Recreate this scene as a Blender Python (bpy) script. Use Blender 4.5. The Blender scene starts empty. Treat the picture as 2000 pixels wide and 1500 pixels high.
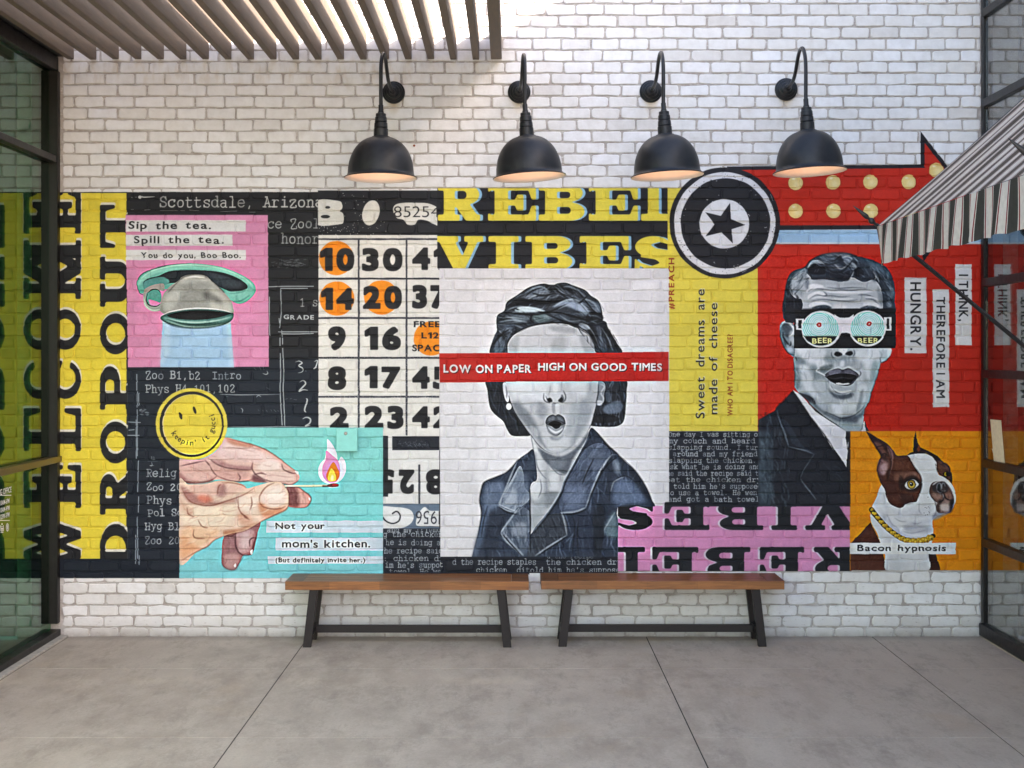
import bpy, bmesh, math, random
import numpy as np
from mathutils import Vector, Matrix, Quaternion

# ------------------------------------------------------------------ camera, sky, sun, exposure
scene = bpy.context.scene
COL = scene.collection
CAM_Y, CAM_Z, FPX = -9.7, 1.98, 2700.0
SC = FPX / 9.7                                   # drawing units per metre on the wall plane
def X(px): return (px - 1002) / SC
def Z(py): return CAM_Z + (692 - py) / SC

cd = bpy.data.cameras.new('camera'); cam = bpy.data.objects.new('camera', cd); COL.objects.link(cam)
cam.location = (0, CAM_Y, CAM_Z); cam.rotation_euler = (math.radians(90), 0, 0)
cd.sensor_width = 36; cd.lens = FPX / 2000 * 36; cd.shift_x = -.001; cd.shift_y = -.029
cd.clip_start = .05; cd.clip_end = 600
scene.camera = cam

SUN = Vector((1.40, -1.24, .91)).normalized()    # towards the sun
w = bpy.data.worlds.new("World"); scene.world = w; w.use_nodes = True
nt = w.node_tree; nt.nodes.clear()
sky = nt.nodes.new('ShaderNodeTexSky'); sky.sky_type = 'NISHITA'; sky.sun_disc = False
sky.sun_elevation = math.asin(SUN.z); sky.sun_rotation = math.atan2(SUN.x, SUN.y)
sky.air_density = 1.0; sky.dust_density = 2.0; sky.ozone_density = 1.4; sky.altitude = 300
bg = nt.nodes.new('ShaderNodeBackground'); bg.inputs['Strength'].default_value = .15
wo = nt.nodes.new('ShaderNodeOutputWorld')
nt.links.new(sky.outputs[0], bg.inputs[0]); nt.links.new(bg.outputs[0], wo.inputs[0])

sl = bpy.data.lights.new('sun', 'SUN'); sl.energy = 5; sl.angle = math.radians(.5); sl.color = (1, .95, .87)
so = bpy.data.objects.new('sun', sl); COL.objects.link(so); so.rotation_euler = SUN.to_track_quat('Z', 'Y').to_euler()
so.location = (6, -6, 12)

vs = scene.view_settings
vs.view_transform = 'Standard'; vs.look = 'None'; vs.gamma = 1; vs.use_curve_mapping = False
vs.exposure = 2.2
scene.cycles.max_bounces = 10; scene.cycles.transparent_max_bounces = 12
scene.cycles.blur_glossy = 0.5; scene.cycles.sample_clamp_indirect = 0
vs.use_white_balance = True                      # the camera is balanced for open shade
vs.white_balance_temperature = 6950; vs.white_balance_tint = 16
# ------------------------------------------------------------------ painter: draws the mural's flat print as an image
TS = 1.5                                    # texels per unit of the mural's own drawing grid (1 unit = 1/278.35 m)
MX0, MY0, MX1, MY1 = 60, 245, 1960, 1140    # drawing grid extent
CW, CH = int((MX1 - MX0) * TS), int((MY1 - MY0) * TS)
CAN = np.zeros((CH, CW, 3), np.float32)
MSK = np.zeros((CH, CW), np.float32)
SSN = 3
rng = np.random.default_rng(7)

def col(c):
    if isinstance(c, (int, float)):
        c = (c, c, c + 3)
    return np.array(c, np.float32) / 255.0

def raster(polys):
    """even-odd fill of closed polygons (drawing units) -> x0, y0, coverage"""
    P = [(np.asarray(p, float) - (MX0, MY0)) * TS for p in polys]
    a = np.concatenate(P)
    x0 = max(0, int(math.floor(a[:, 0].min())) - 1); y0 = max(0, int(math.floor(a[:, 1].min())) - 1)
    x1 = min(CW, int(math.ceil(a[:, 0].max())) + 2); y1 = min(CH, int(math.ceil(a[:, 1].max())) + 2)
    if x1 <= x0 or y1 <= y0:
        return None
    w, h = (x1 - x0) * SSN, (y1 - y0) * SSN
    T = np.zeros((h, w + 1), np.int32)
    for p in P:
        q = (p - (x0, y0)) * SSN
        r = np.roll(q, -1, 0)
        for (ax, ay), (bx, by) in zip(q, r):
            if ay == by:
                continue
            if ay > by:
                ax, ay, bx, by = bx, by, ax, ay
            s = max(0, int(math.ceil(ay - .5))); e = min(h, int(math.ceil(by - .5)))
            if e <= s:
                continue
            ys = np.arange(s, e)
            xs = ax + (ys + .5 - ay) * (bx - ax) / (by - ay)
            ix = np.clip(np.ceil(xs - .5), 0, w).astype(int)
            T[ys, ix] += 1
    m = (np.cumsum(T, 1)[:, :w] & 1).astype(np.float32)
    return x0, y0, m.reshape(h // SSN, SSN, w // SSN, SSN).mean((1, 3))

def box1(a, r, ax):
    k = 2 * r + 1
    pw = [(0, 0), (0, 0)]; pw[ax] = (r + 1, r)
    c = np.cumsum(np.pad(a, pw, mode='edge'), ax)
    return (c[k:] - c[:-k]) / k if ax == 0 else (c[:, k:] - c[:, :-k]) / k

def blur(a, s):
    r = max(1, int(round(s * TS * .87)))
    for _ in range(3):
        a = box1(box1(a, r, 0), r, 1)
    return a

def blend(x0, y0, m, c, al=1.0, mask=True):
    if m is None:
        return
    h, w = m.shape
    xx0, yy0 = max(0, x0), max(0, y0); xx1, yy1 = min(CW, x0 + w), min(CH, y0 + h)
    if xx1 <= xx0 or yy1 <= yy0:
        return
    m = m[yy0 - y0:yy1 - y0, xx0 - x0:xx1 - x0] * al
    if CLIP is not None:
        m = m * CLIP[yy0:yy1, xx0:xx1]
    v = CAN[yy0:yy1, xx0:xx1]
    v += (col(c) - v) * m[..., None]
    if mask:
        k = MSK[yy0:yy1, xx0:xx1]
        np.maximum(k, m, out=k)

CLIP = None
def clip(polys=None, soft=0):
    global CLIP
    if polys is None:
        CLIP = None; return
    r = raster(polys)
    CLIP = np.zeros((CH, CW), np.float32)
    x0, y0, m = r
    CLIP[y0:y0 + m.shape[0], x0:x0 + m.shape[1]] = m

def soften(r, s):
    x0, y0, m = r
    p = int(s * TS * 3) + 2
    return x0 - p, y0 - p, blur(np.pad(m, p), s)

SOFT = 1.0
def poly(pts, c, al=1.0, s=0, mask=True):
    s = s * SOFT; r = raster([pts])
    if r is None: return
    if s: mask = False
    if s: r = soften(r, s)
    blend(r[0], r[1], r[2], c, al, mask)

def rect(x0, y0, x1, y1, c, al=1.0, s=0, jag=0):
    if jag:                                    # hand painted edge
        n = max(3, int((x1 - x0) / 14)); m = max(3, int((y1 - y0) / 14))
        t = [(x0 + (x1 - x0) * i / n, y0 + rng.normal(0, jag)) for i in range(n + 1)]
        t += [(x1 + rng.normal(0, jag), y0 + (y1 - y0) * i / m) for i in range(1, m)]
        t += [(x1 - (x1 - x0) * i / n, y1 + rng.normal(0, jag)) for i in range(n + 1)]
        t += [(x0 + rng.normal(0, jag), y1 - (y1 - y0) * i / m) for i in range(1, m)]
        poly(t, c, al, s)
    else:
        poly([(x0, y0), (x1, y0), (x1, y1), (x0, y1)], c, al, s)

def P(s, k=1.0, ox=0, oy=0):
    """'x,y x,y ...' zoomed coordinates -> drawing units"""
    return [(ox + float(a) / k, oy + float(b) / k) for a, b in (t.split(',') for t in s.split())]

def smooth(p, closed=True, n=6):
    p = np.asarray(p, float)
    if closed:
        q = np.concatenate([p[-1:], p, p[:2]])
    else:
        q = np.concatenate([p[:1], p, p[-1:]])
    out = []
    t = np.linspace(0, 1, n, endpoint=False)[:, None]
    for i in range(len(q) - 3):
        a, b, c_, d = q[i:i + 4]
        out.append(.5 * ((2 * b) + (-a + c_) * t + (2 * a - 5 * b + 4 * c_ - d) * t * t + (-a + 3 * b - 3 * c_ + d) * t ** 3))
    out = np.concatenate(out)
    if not closed:
        out = np.concatenate([out, p[-1:]])
    return out

def blob(pts, c, al=1.0, s=0):
    poly(smooth(pts), c, al, s)

def ell(cx, cy, rx, ry, c, al=1.0, s=0, rot=0, wob=0):
    t = np.linspace(0, 2 * math.pi, 72, endpoint=False)
    k = 1 + (wob * np.sin(t * 7 + cx) * .5 + wob * np.sin(t * 13 + cy) * .5 if wob else 0)
    x, y = rx * np.cos(t) * k, ry * np.sin(t) * k
    cr, sr = math.cos(rot), math.sin(rot)
    poly(np.stack([cx + x * cr - y * sr, cy + x * sr + y * cr], 1), c, al, s)

def stroke(pts, w, c, al=1.0, s=0, taper=False, curve=True):
    """brush line; w in drawing units, may taper to both ends"""
    p = smooth(pts, False, 5) if curve and len(pts) > 2 else np.asarray(pts, float)
    p = (p - (MX0, MY0)) * TS
    n = len(p)
    ws = np.full(n, w * TS / 2)
    if taper:
        t = np.linspace(0, 1, n); ws = ws * (np.sin(math.pi * (t * .92 + .04)) ** .7)
    mg = w * TS + 2
    x0, y0 = int(p[:, 0].min() - mg), int(p[:, 1].min() - mg)
    x1, y1 = int(p[:, 0].max() + mg) + 1, int(p[:, 1].max() + mg) + 1
    if x1 < 0 or y1 < 0 or x0 > CW or y0 > CH: return
    m = np.zeros((y1 - y0, x1 - x0), np.float32)
    for i in range(n - 1):
        (ax, ay), (bx, by) = p[i] - (x0, y0), p[i + 1] - (x0, y0)
        r = max(ws[i], ws[i + 1]) + 2
        u0, v0 = max(0, int(min(ax, bx) - r)), max(0, int(min(ay, by) - r))
        u1, v1 = int(max(ax, bx) + r) + 1, int(max(ay, by) + r) + 1
        sub = m[v0:v1, u0:u1]
        if not sub.size: continue
        Y, X = np.mgrid[v0:v0 + sub.shape[0], u0:u0 + sub.shape[1]].astype(np.float32) + .5
        dx, dy = bx - ax, by - ay
        L = dx * dx + dy * dy + 1e-9
        t = np.clip(((X - ax) * dx + (Y - ay) * dy) / L, 0, 1)
        d = np.hypot(X - ax - t * dx, Y - ay - t * dy)
        np.maximum(sub, np.clip(ws[i] + (ws[i + 1] - ws[i]) * t - d + .5, 0, 1), out=sub)
    if s:
        k = int(s * TS * 3) + 2
        m = blur(np.pad(m, k), s); x0 -= k; y0 -= k
    blend(x0, y0, m, c, al)

def strokes(txt, w, c, k=1.0, ox=0, oy=0, al=1.0, s=0, taper=True):
    for part in txt.split(';'):
        if part.strip():
            stroke(P(part, k, ox, oy), w, c, al, s, taper)

# ---- sans lettering from Blender's own built-in letter shapes
_g = {}
def glyph_tris(ch, bold):
    key = (ch, bold)
    if key not in _g:
        cu = bpy.data.curves.new('t', 'FONT'); cu.body = ch; cu.offset = bold; cu.resolution_u = 5
        ob = bpy.data.objects.new('t', cu); bpy.context.scene.collection.objects.link(ob)
        dg = bpy.context.evaluated_depsgraph_get()
        me = ob.evaluated_get(dg).to_mesh()
        me.calc_loop_triangles()
        v = np.array([x.co[:2] for x in me.vertices]) if len(me.vertices) else np.zeros((0, 2))
        tr = [v[list(t.vertices)] for t in me.loop_triangles]
        if ch == '1':
            c_ = .70 + bold; v = np.array([(.17 - bold, -bold), (.30 + bold, -bold), (.30 + bold, c_), (.19 - bold, c_), (0, c_ - .14), (0, c_ - .26 - bold), (.17 - bold, c_ - .17 - bold)]); tr = [v]
        ob.evaluated_get(dg).to_mesh_clear()
        bpy.data.objects.remove(ob); bpy.data.curves.remove(cu)
        _g[key] = (tr, v)
    return _g[key]

def text(s, x0, y0, x1, y1, c, bold=0.0, rot=0, gap=.09, shadow=None, al=1.0, jit=0, space=.33, fat=0):
    """fit a line of capitals/lower case so that its ink spans x0..x1 and its cap height y0..y1 (before rotation).
    rot 0: reads right; 90: reads upward (x0,y0 = box left/top); -90: reads downward; 180 upside down"""
    pen = 0; items = []
    for ch in s:
        if ch == ' ':
            pen += space; continue
        tr, v = glyph_tris(ch, bold)
        if not len(v): continue
        mn, mx = v[:, 0].min(), v[:, 0].max()
        items.append((tr, pen - mn)); pen += mx - mn + gap
    W = pen - gap
    cap = glyph_tris('H', bold)[1][:, 1]; cb, ct = cap.min(), cap.max()
    bw, bh = (x1 - x0, y1 - y0) if rot in (0, 180) else (y1 - y0, x1 - x0)
    kx, ky = bw / W, bh / (ct - cb)
    def T(p, dx, jy=0):
        u = (p[:, 0] + dx) * kx; v = bh - (p[:, 1] - cb) * ky + jy
        if rot == 0:   return np.stack([x0 + u, y0 + v], 1)
        if rot == 180: return np.stack([x1 - u, y1 - v], 1)
        if rot == 90:  return np.stack([x0 + v, y1 - u], 1)
        return np.stack([x1 - v, y0 + u], 1)
    gl = [(tr, dx, rng.normal(0, jit) if jit else 0) for tr, dx in items]
    def draw(cc, ox, oy, a):
        for tr, dx, jy in gl:
            r = raster([T(t, dx, jy) + (ox, oy) for t in tr])
            if r and fat:
                p = int(fat * TS) + 3
                m = np.pad(r[2], p); q = int(round(fat * TS * 2)); yy, xx = np.mgrid[-q:q + 1, -q:q + 1] / 2.0
                o = m.copy()
                for v, u in zip(yy.ravel(), xx.ravel()):
                    if v == int(v) and u == int(u) and v * v + u * u <= (fat * TS * 1.22) ** 2 and max(abs(v), abs(u)) <= fat * TS + .01: o = np.maximum(o, np.roll(m, (int(v), int(u)), (0, 1)))
                b = blur(o, .5); r = (r[0] - p, r[1] - p, np.clip((b - .5) * 2.2 + .5, 0, 1))
            if r: blend(r[0], r[1], r[2], cc, a)
    if shadow: draw(shadow[0], shadow[1], shadow[2], 1)
    draw(c, 0, 0, al)

# ---- typewriter lettering, drawn stroke by stroke
TW = {
'a': "1,4.4 2.2,5 3.5,5 4.5,4.2 4.5,.4 5.4,0; 4.5,2.9 2.3,2.9 1,2 1,.9 2,0 3.2,0 4.5,1",
'b': ".5,7.5 1.5,7.5 1.5,0; 1.5,4 2.6,5 4,5 5.2,3.8 5.2,1.2 4,0 2.6,0 1.5,1",
'c': "5,5 5,3.6; 5,4.2 4,5 2.4,5 .9,3.8 .9,1.2 2.3,0 4,0 5.2,1",
'd': "3.8,7.5 4.8,7.5 4.8,0 5.8,0; 4.8,4 3.6,5 2.2,5 .8,3.8 .8,1.2 2.2,0 3.6,0 4.8,1",
'e': ".9,2.6 5.2,2.6 5,3.9 4,5 2.4,5 .9,3.8 .9,1.2 2.3,0 4,0 5.2,.9",
'f': ".9,0 4,0; 2.4,0 2.4,6.4 3.2,7.5 4.8,7.4; .9,5 4.3,5",
'g': "5.8,5 4.7,5 4.7,-1.3 3.7,-2.4 1.4,-2.3; 4.7,4 3.5,5 2.2,5 .8,3.8 .8,1.4 2.2,.2 3.5,.2 4.7,1.2",
'h': ".4,7.5 1.4,7.5 1.4,0; .3,0 2.4,0; 1.4,3.8 2.6,5 3.8,5 4.7,4 4.7,0; 3.8,0 5.8,0",
'i': "1.3,5 3.1,5 3.1,0; .9,0 5.2,0; 3,6.8 3.1,7.2",
'k': ".5,7.5 1.4,7.5 1.4,0; .4,0 2.4,0; 4.8,5 1.4,2; 2.5,3 4.8,0; 3.6,5 5.6,5; 3.8,0 5.8,0",
'l': "1.3,7.5 3.1,7.5 3.1,0; .9,0 5.2,0",
'm': "0,5 .8,5 .8,0; 0,0 1.5,0; .8,4 1.6,5 2.4,5 3,4.2 3,0; 3,4.2 3.8,5 4.6,5 5.3,4.2 5.3,0; 5.2,0 6.1,0; 2.5,0 3.6,0",
'n': ".4,5 1.4,5 1.4,0; .3,0 2.4,0; 1.4,3.8 2.6,5 3.8,5 4.7,4 4.7,0; 3.8,0 5.7,0",
'o': "3,5 4.6,4.4 5.2,2.5 4.6,.6 3,0 1.4,.6 .8,2.5 1.4,4.4 3,5",
'p': ".3,5 1.4,5 1.4,-2.5; .3,-2.5 2.7,-2.5; 1.4,4 2.5,5 4,5 5.3,3.8 5.3,1.2 4,0 2.5,0 1.4,1",
'r': ".6,5 2,5 2,0; .6,0 4,0; 2,3.4 3.2,5 4.6,5 5.3,4.3",
's': "4.9,5 4.9,3.8; 4.9,4.3 4,5 2.2,5 1.2,4 2,2.9 4.2,2.2 5.1,1.2 4.1,0 2.1,0 1.1,.8; 1.1,1.3 1.1,0",
't': "2,6.9 2,1 2.8,0 4.2,0 5.2,.7; .7,5 4.7,5",
'u': ".4,5 1.4,5 1.4,1.2 2.3,0 3.6,0 4.7,1.2; 3.8,5 4.7,5 4.7,0 5.8,0",
'v': ".3,5 2,5; 1.1,5 3,0 5,5; 4.1,5 5.8,5",
'w': ".1,5 1.6,5; .8,5 1.8,0 3,4 4.2,0 5.2,5; 4.4,5 6,5",
'y': ".2,5 2,5; 1.1,5 3.1,.3; 5,5 2.4,-2.3 1,-2.4; 4.2,5 5.9,5",
'z': "1,3.8 1,5 4.8,5 1,0 5,0 5,1.2",
'q': "4.7,5 4.7,-2.5; 4.7,4 3.5,5 2.2,5 .8,3.8 .8,1.2 2.2,0 3.5,0 4.7,1; 3.6,-2.5 5.8,-2.5",
'A': "0,0 1.8,0; 4.2,0 6,0; .9,0 3,7 5.1,0; 1.6,2.5 4.4,2.5; 1.8,7 3,7",
'B': ".3,0 3.6,0 5.2,.8 5.2,2.8 3.8,3.8 1.4,3.8; 3.6,3.8 4.8,4.6 4.8,6.2 3.5,7 .3,7; 1.4,7 1.4,0",
'H': ".3,0 2.2,0; .3,7 2.2,7; 1.2,0 1.2,7; 3.8,0 5.7,0; 3.8,7 5.7,7; 4.8,0 4.8,7; 1.2,3.6 4.8,3.6",
'I': "1,0 5,0; 1,7 5,7; 3,0 3,7",
'O': "3,7 4.8,6 5.4,3.5 4.8,1 3,0 1.2,1 .6,3.5 1.2,6 3,7",
'P': ".3,0 2.8,0; 1.4,0 1.4,7; .3,7 3.8,7 5.3,6.2 5.3,4.2 3.8,3.2 1.4,3.2",
'R': ".3,0 2.4,0; 1.4,0 1.4,7; .3,7 3.8,7 5,6.2 5,4.4 3.8,3.5 1.4,3.5; 3.2,3.5 4.8,0 5.8,0",
'S': "5,7 5,5; 5,6 4,7 2.2,7 1,6 1,4.8 2.2,3.8 4,3.3 5.2,2.3 5.2,1 4,0 2,0 .9,1; .9,2 .9,0",
'Z': "1,5.2 1,7 5,7 1,0 5.2,0 5.2,1.8",
'L': ".4,0 5.2,0 5.2,2; .4,7 3,7; 1.6,0 1.6,7",
'0': "3,7 4.4,6 4.8,3.5 4.4,1 3,0 1.6,1 1.2,3.5 1.6,6 3,7",
'1': "1.4,5.8 3,7 3,0; 1.4,0 4.6,0",
'2': "1.1,5.4 1.8,6.7 3.2,7 4.6,6.2 4.7,4.9 1,0 5,0 5,.9",
'3': "1.2,6 2.4,7 4,7 4.8,5.6 4.2,4.2 2.6,3.8 4.4,3.2 5,1.6 4,0 2,0 1,1",
'4': "4,0 4,7 .8,2.2 5.2,2.2",
'.': "2.8,.2 3.1,.2", ',': "3,.6 2.4,-1.2", "'": "3,7.2 2.8,5.2", ':': "3,.2 3,.5; 3,4 3,4.3", '-': "1.5,3 4.5,3",
}
def typed(s, x0, y, x1, h, c=(205, 207, 205), w=None, al=.92, rough=.28, gaps=0.12):
    """one typewriter line: baseline y, letters fill x0..x1, cap height h"""
    n = len(s); adv = (x1 - x0) / n; k = h / 7.0; kx = adv / 6.6
    for i, ch in enumerate(s):
        if ch not in TW: continue
        jx, jy = rng.normal(0, rough * .5), rng.normal(0, rough)
        a = al * (1 if rng.random() > .3 else .75)
        for part in TW[ch].split(';'):
            p = [(x0 + i * adv + jx + u * kx, y + jy - v * k) for u, v in (t.split(',') for t in part.split()) for u, v in [(float(u), float(v))]]
            stroke(p, (w or k * 1.05) * rng.uniform(.8, 1.15), c, a, curve=len(p) > 4)

# ---- fat slab lettering (wide Clarendon look): unit box, y up, rounded by blur and threshold
def R_(x0, y0, x1, y1): return [(x0, y0), (x1, y0), (x1, y1), (x0, y1)]
def E_(cx, cy, rx, ry, n=40, a0=0, a1=360):
    t = np.radians(np.linspace(a0, a1, n, endpoint=(a1 - a0) != 360)); return [(cx + rx * math.cos(a), cy + ry * math.sin(a)) for a in t]
SLAB = {
'E': ([R_(0, 0, 1, .17), R_(0, .83, 1, 1), R_(.14, 0, .42, 1), R_(.4, .42, .66, .58), [(.6, .28), (.74, .28), (.74, .72), (.6, .72), (.54, .5)],
       [(.84, .83), (1, .83), (1, .58), (.91, .58)], [(.84, .17), (1, .17), (1, .42), (.91, .42)], R_(.0, .0, .05, .2), R_(0, .8, .05, 1)], []),
'L': ([R_(0, 0, 1, .17), R_(0, .83, .62, 1), R_(.17, 0, .45, 1), [(.82, .17), (1, .17), (1, .52), (.9, .52)]], []),
'T': ([R_(.22, 0, .78, .17), R_(0, .83, 1, 1), R_(.36, 0, .64, 1), [(0, .83), (.14, .83), (.08, .52), (0, .52)], [(.86, .83), (1, .83), (1, .52), (.92, .52)]], []),
'I': ([R_(0, 0, 1, .17), R_(0, .83, 1, 1), R_(.25, 0, .75, 1)], []),
'D': ([R_(0, 0, .5, .17), R_(0, .83, .5, 1), R_(.12, 0, .36, 1), E_(.48, .5, .52, .5)], [E_(.46, .5, .27, .33) , R_(.36, .17, .5, .83)], [R_(0, 0, .5, .17), R_(0, .83, .5, 1), R_(.12, 0, .36, 1)]),
'B': ([R_(0, 0, .6, .17), R_(0, .83, .6, 1), R_(.14, 0, .4, 1), R_(.3, 0, .68, 1), E_(.66, .76, .3, .24), E_(.68, .25, .32, .25)],
      [R_(.4, .62, .64, .8), E_(.62, .71, .07, .09), R_(.4, .19, .64, .38), E_(.63, .285, .07, .095)]),
'P': ([R_(0, 0, .56, .17), R_(0, .83, .6, 1), R_(.12, 0, .38, 1), R_(.3, .36, .66, 1), E_(.64, .68, .36, .32)],
      [R_(.38, .54, .6, .83), E_(.58, .685, .12, .145)]),
'R': ([R_(0, 0, .52, .17), R_(0, .83, .6, 1), R_(.14, 0, .4, 1), R_(.3, .4, .66, 1), E_(.64, .72, .34, .28), [(.38, .46), (.72, .5), (.92, .17), (1, .17), (1, 0), (.66, 0)]],
      [R_(.4, .6, .6, .82), E_(.6, .71, .08, .11)]),
'O': ([E_(.5, .5, .5, .5)], [E_(.5, .5, .27, .31)]),
'C': ([E_(.5, .5, .5, .5)], [E_(.54, .5, .3, .32), [(.6, .4), (1.1, .3), (1.1, .66), (.6, .62)]], [[(.84, 1), (1, 1), (1, .6), (.9, .6), (.76, .84)]]),
'U': ([R_(0, .83, .46, 1), R_(.54, .83, 1, 1), R_(.1, .4, .36, 1), R_(.66, .4, .9, 1), E_(.5, .38, .4, .38)], [E_(.51, .42, .155, .22), R_(.355, .42, .665, .83)]),
'S': ([E_(.45, .7, .42, .3), E_(.55, .3, .44, .3), R_(.86, .62, .98, 1), R_(.02, 0, .14, .36)], [[(.38, .76), (.6, .84), (.86, .74), (1.0, .56), (.8, .6), (.5, .66)], [(.62, .24), (.4, .15), (.14, .25), (0, .42), (.2, .4), (.5, .34)]]),
'V': ([R_(0, .83, .5, 1), R_(.62, .83, 1, 1), [(.08, .95), (.4, .95), (.58, .4), (.74, .95), (.92, .95), (.62, -.02), (.42, -.02)]], []),
'M': ([R_(0, 0, .36, .17), R_(.62, 0, 1, .17), R_(.1, 0, .26, 1), R_(.7, 0, .92, 1), R_(0, .83, .3, 1), R_(.68, .83, 1, 1), [(.12, 1), (.36, 1), (.56, .4), (.72, 1), (.9, 1), (.6, 0), (.44, 0)]], []),
'W': ([R_(0, .83, .42, 1), R_(.6, .83, 1, 1), [(.04, .95), (.26, .95), (.36, .36), (.48, .9), (.58, .9), (.68, .36), (.76, .95), (.94, .95), (.76, 0), (.62, 0), (.52, .5), (.4, 0), (.26, 0)]], []),
}
def slab(ch, x0, y0, x1, y1, c, shadow=None, rot=0, rnd=1.6):
    """box in drawing units. rot 0 upright, 90 reading upward, 180 upside down"""
    g = SLAB[ch]
    pad = 8; bw, bh = (x1 - x0), (y1 - y0)
    W, H = int((bw + 2 * pad) * TS), int((bh + 2 * pad) * TS)
    def T(p):
        p = np.asarray(p, float)
        u, v = p[:, 0], p[:, 1]
        if rot == 0:   q = np.stack([x0 + u * bw, y1 - v * bh], 1)
        elif rot == 180: q = np.stack([x1 - u * bw, y0 + v * bh], 1)
        else:          q = np.stack([x1 - v * bw, y1 - u * bh], 1)
        return q
    ox, oy = int((x0 - pad - MX0) * TS), int((y0 - pad - MY0) * TS)
    m = np.zeros((H, W), np.float32)
    def put(p, sign):
        # rasterise without canvas clipping
        q = (T(p) - (MX0, MY0)) * TS - (ox, oy)
        yy, xx = np.mgrid[0:H * 2, 0:W * 2].astype(np.float32) / 2 + .25
        ins = np.zeros(yy.shape, bool)
        r = np.roll(q, -1, 0)
        for (ax, ay), (bx, by) in zip(q, r):
            if ay == by: continue
            rows = (yy[:, 0] > min(ay, by)) & (yy[:, 0] <= max(ay, by))
            xi = ax + (yy[rows, 0] - ay) * (bx - ax) / (by - ay)
            ins[rows] ^= xx[rows] < xi[:, None]
        a = ins.reshape(H, 2, W, 2).mean((1, 3))
        if sign > 0: np.maximum(m, a, out=m)
        else: np.minimum(m, 1 - a, out=m)
    for p in g[0]: put(p, 1)
    for p in g[1]: put(p, -1)
    if len(g) > 2:
        for p in g[2]: put(p, 1)
    b = blur(m, rnd)
    m = np.clip((b - .5) * 3.2 * rnd * TS * .6 + .5, 0, 1)
    if shadow:
        blend(ox + int(round(shadow[1] * TS)), oy + int(round(shadow[2] * TS)), m, shadow[0])
    blend(ox, oy, m, c)
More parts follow.
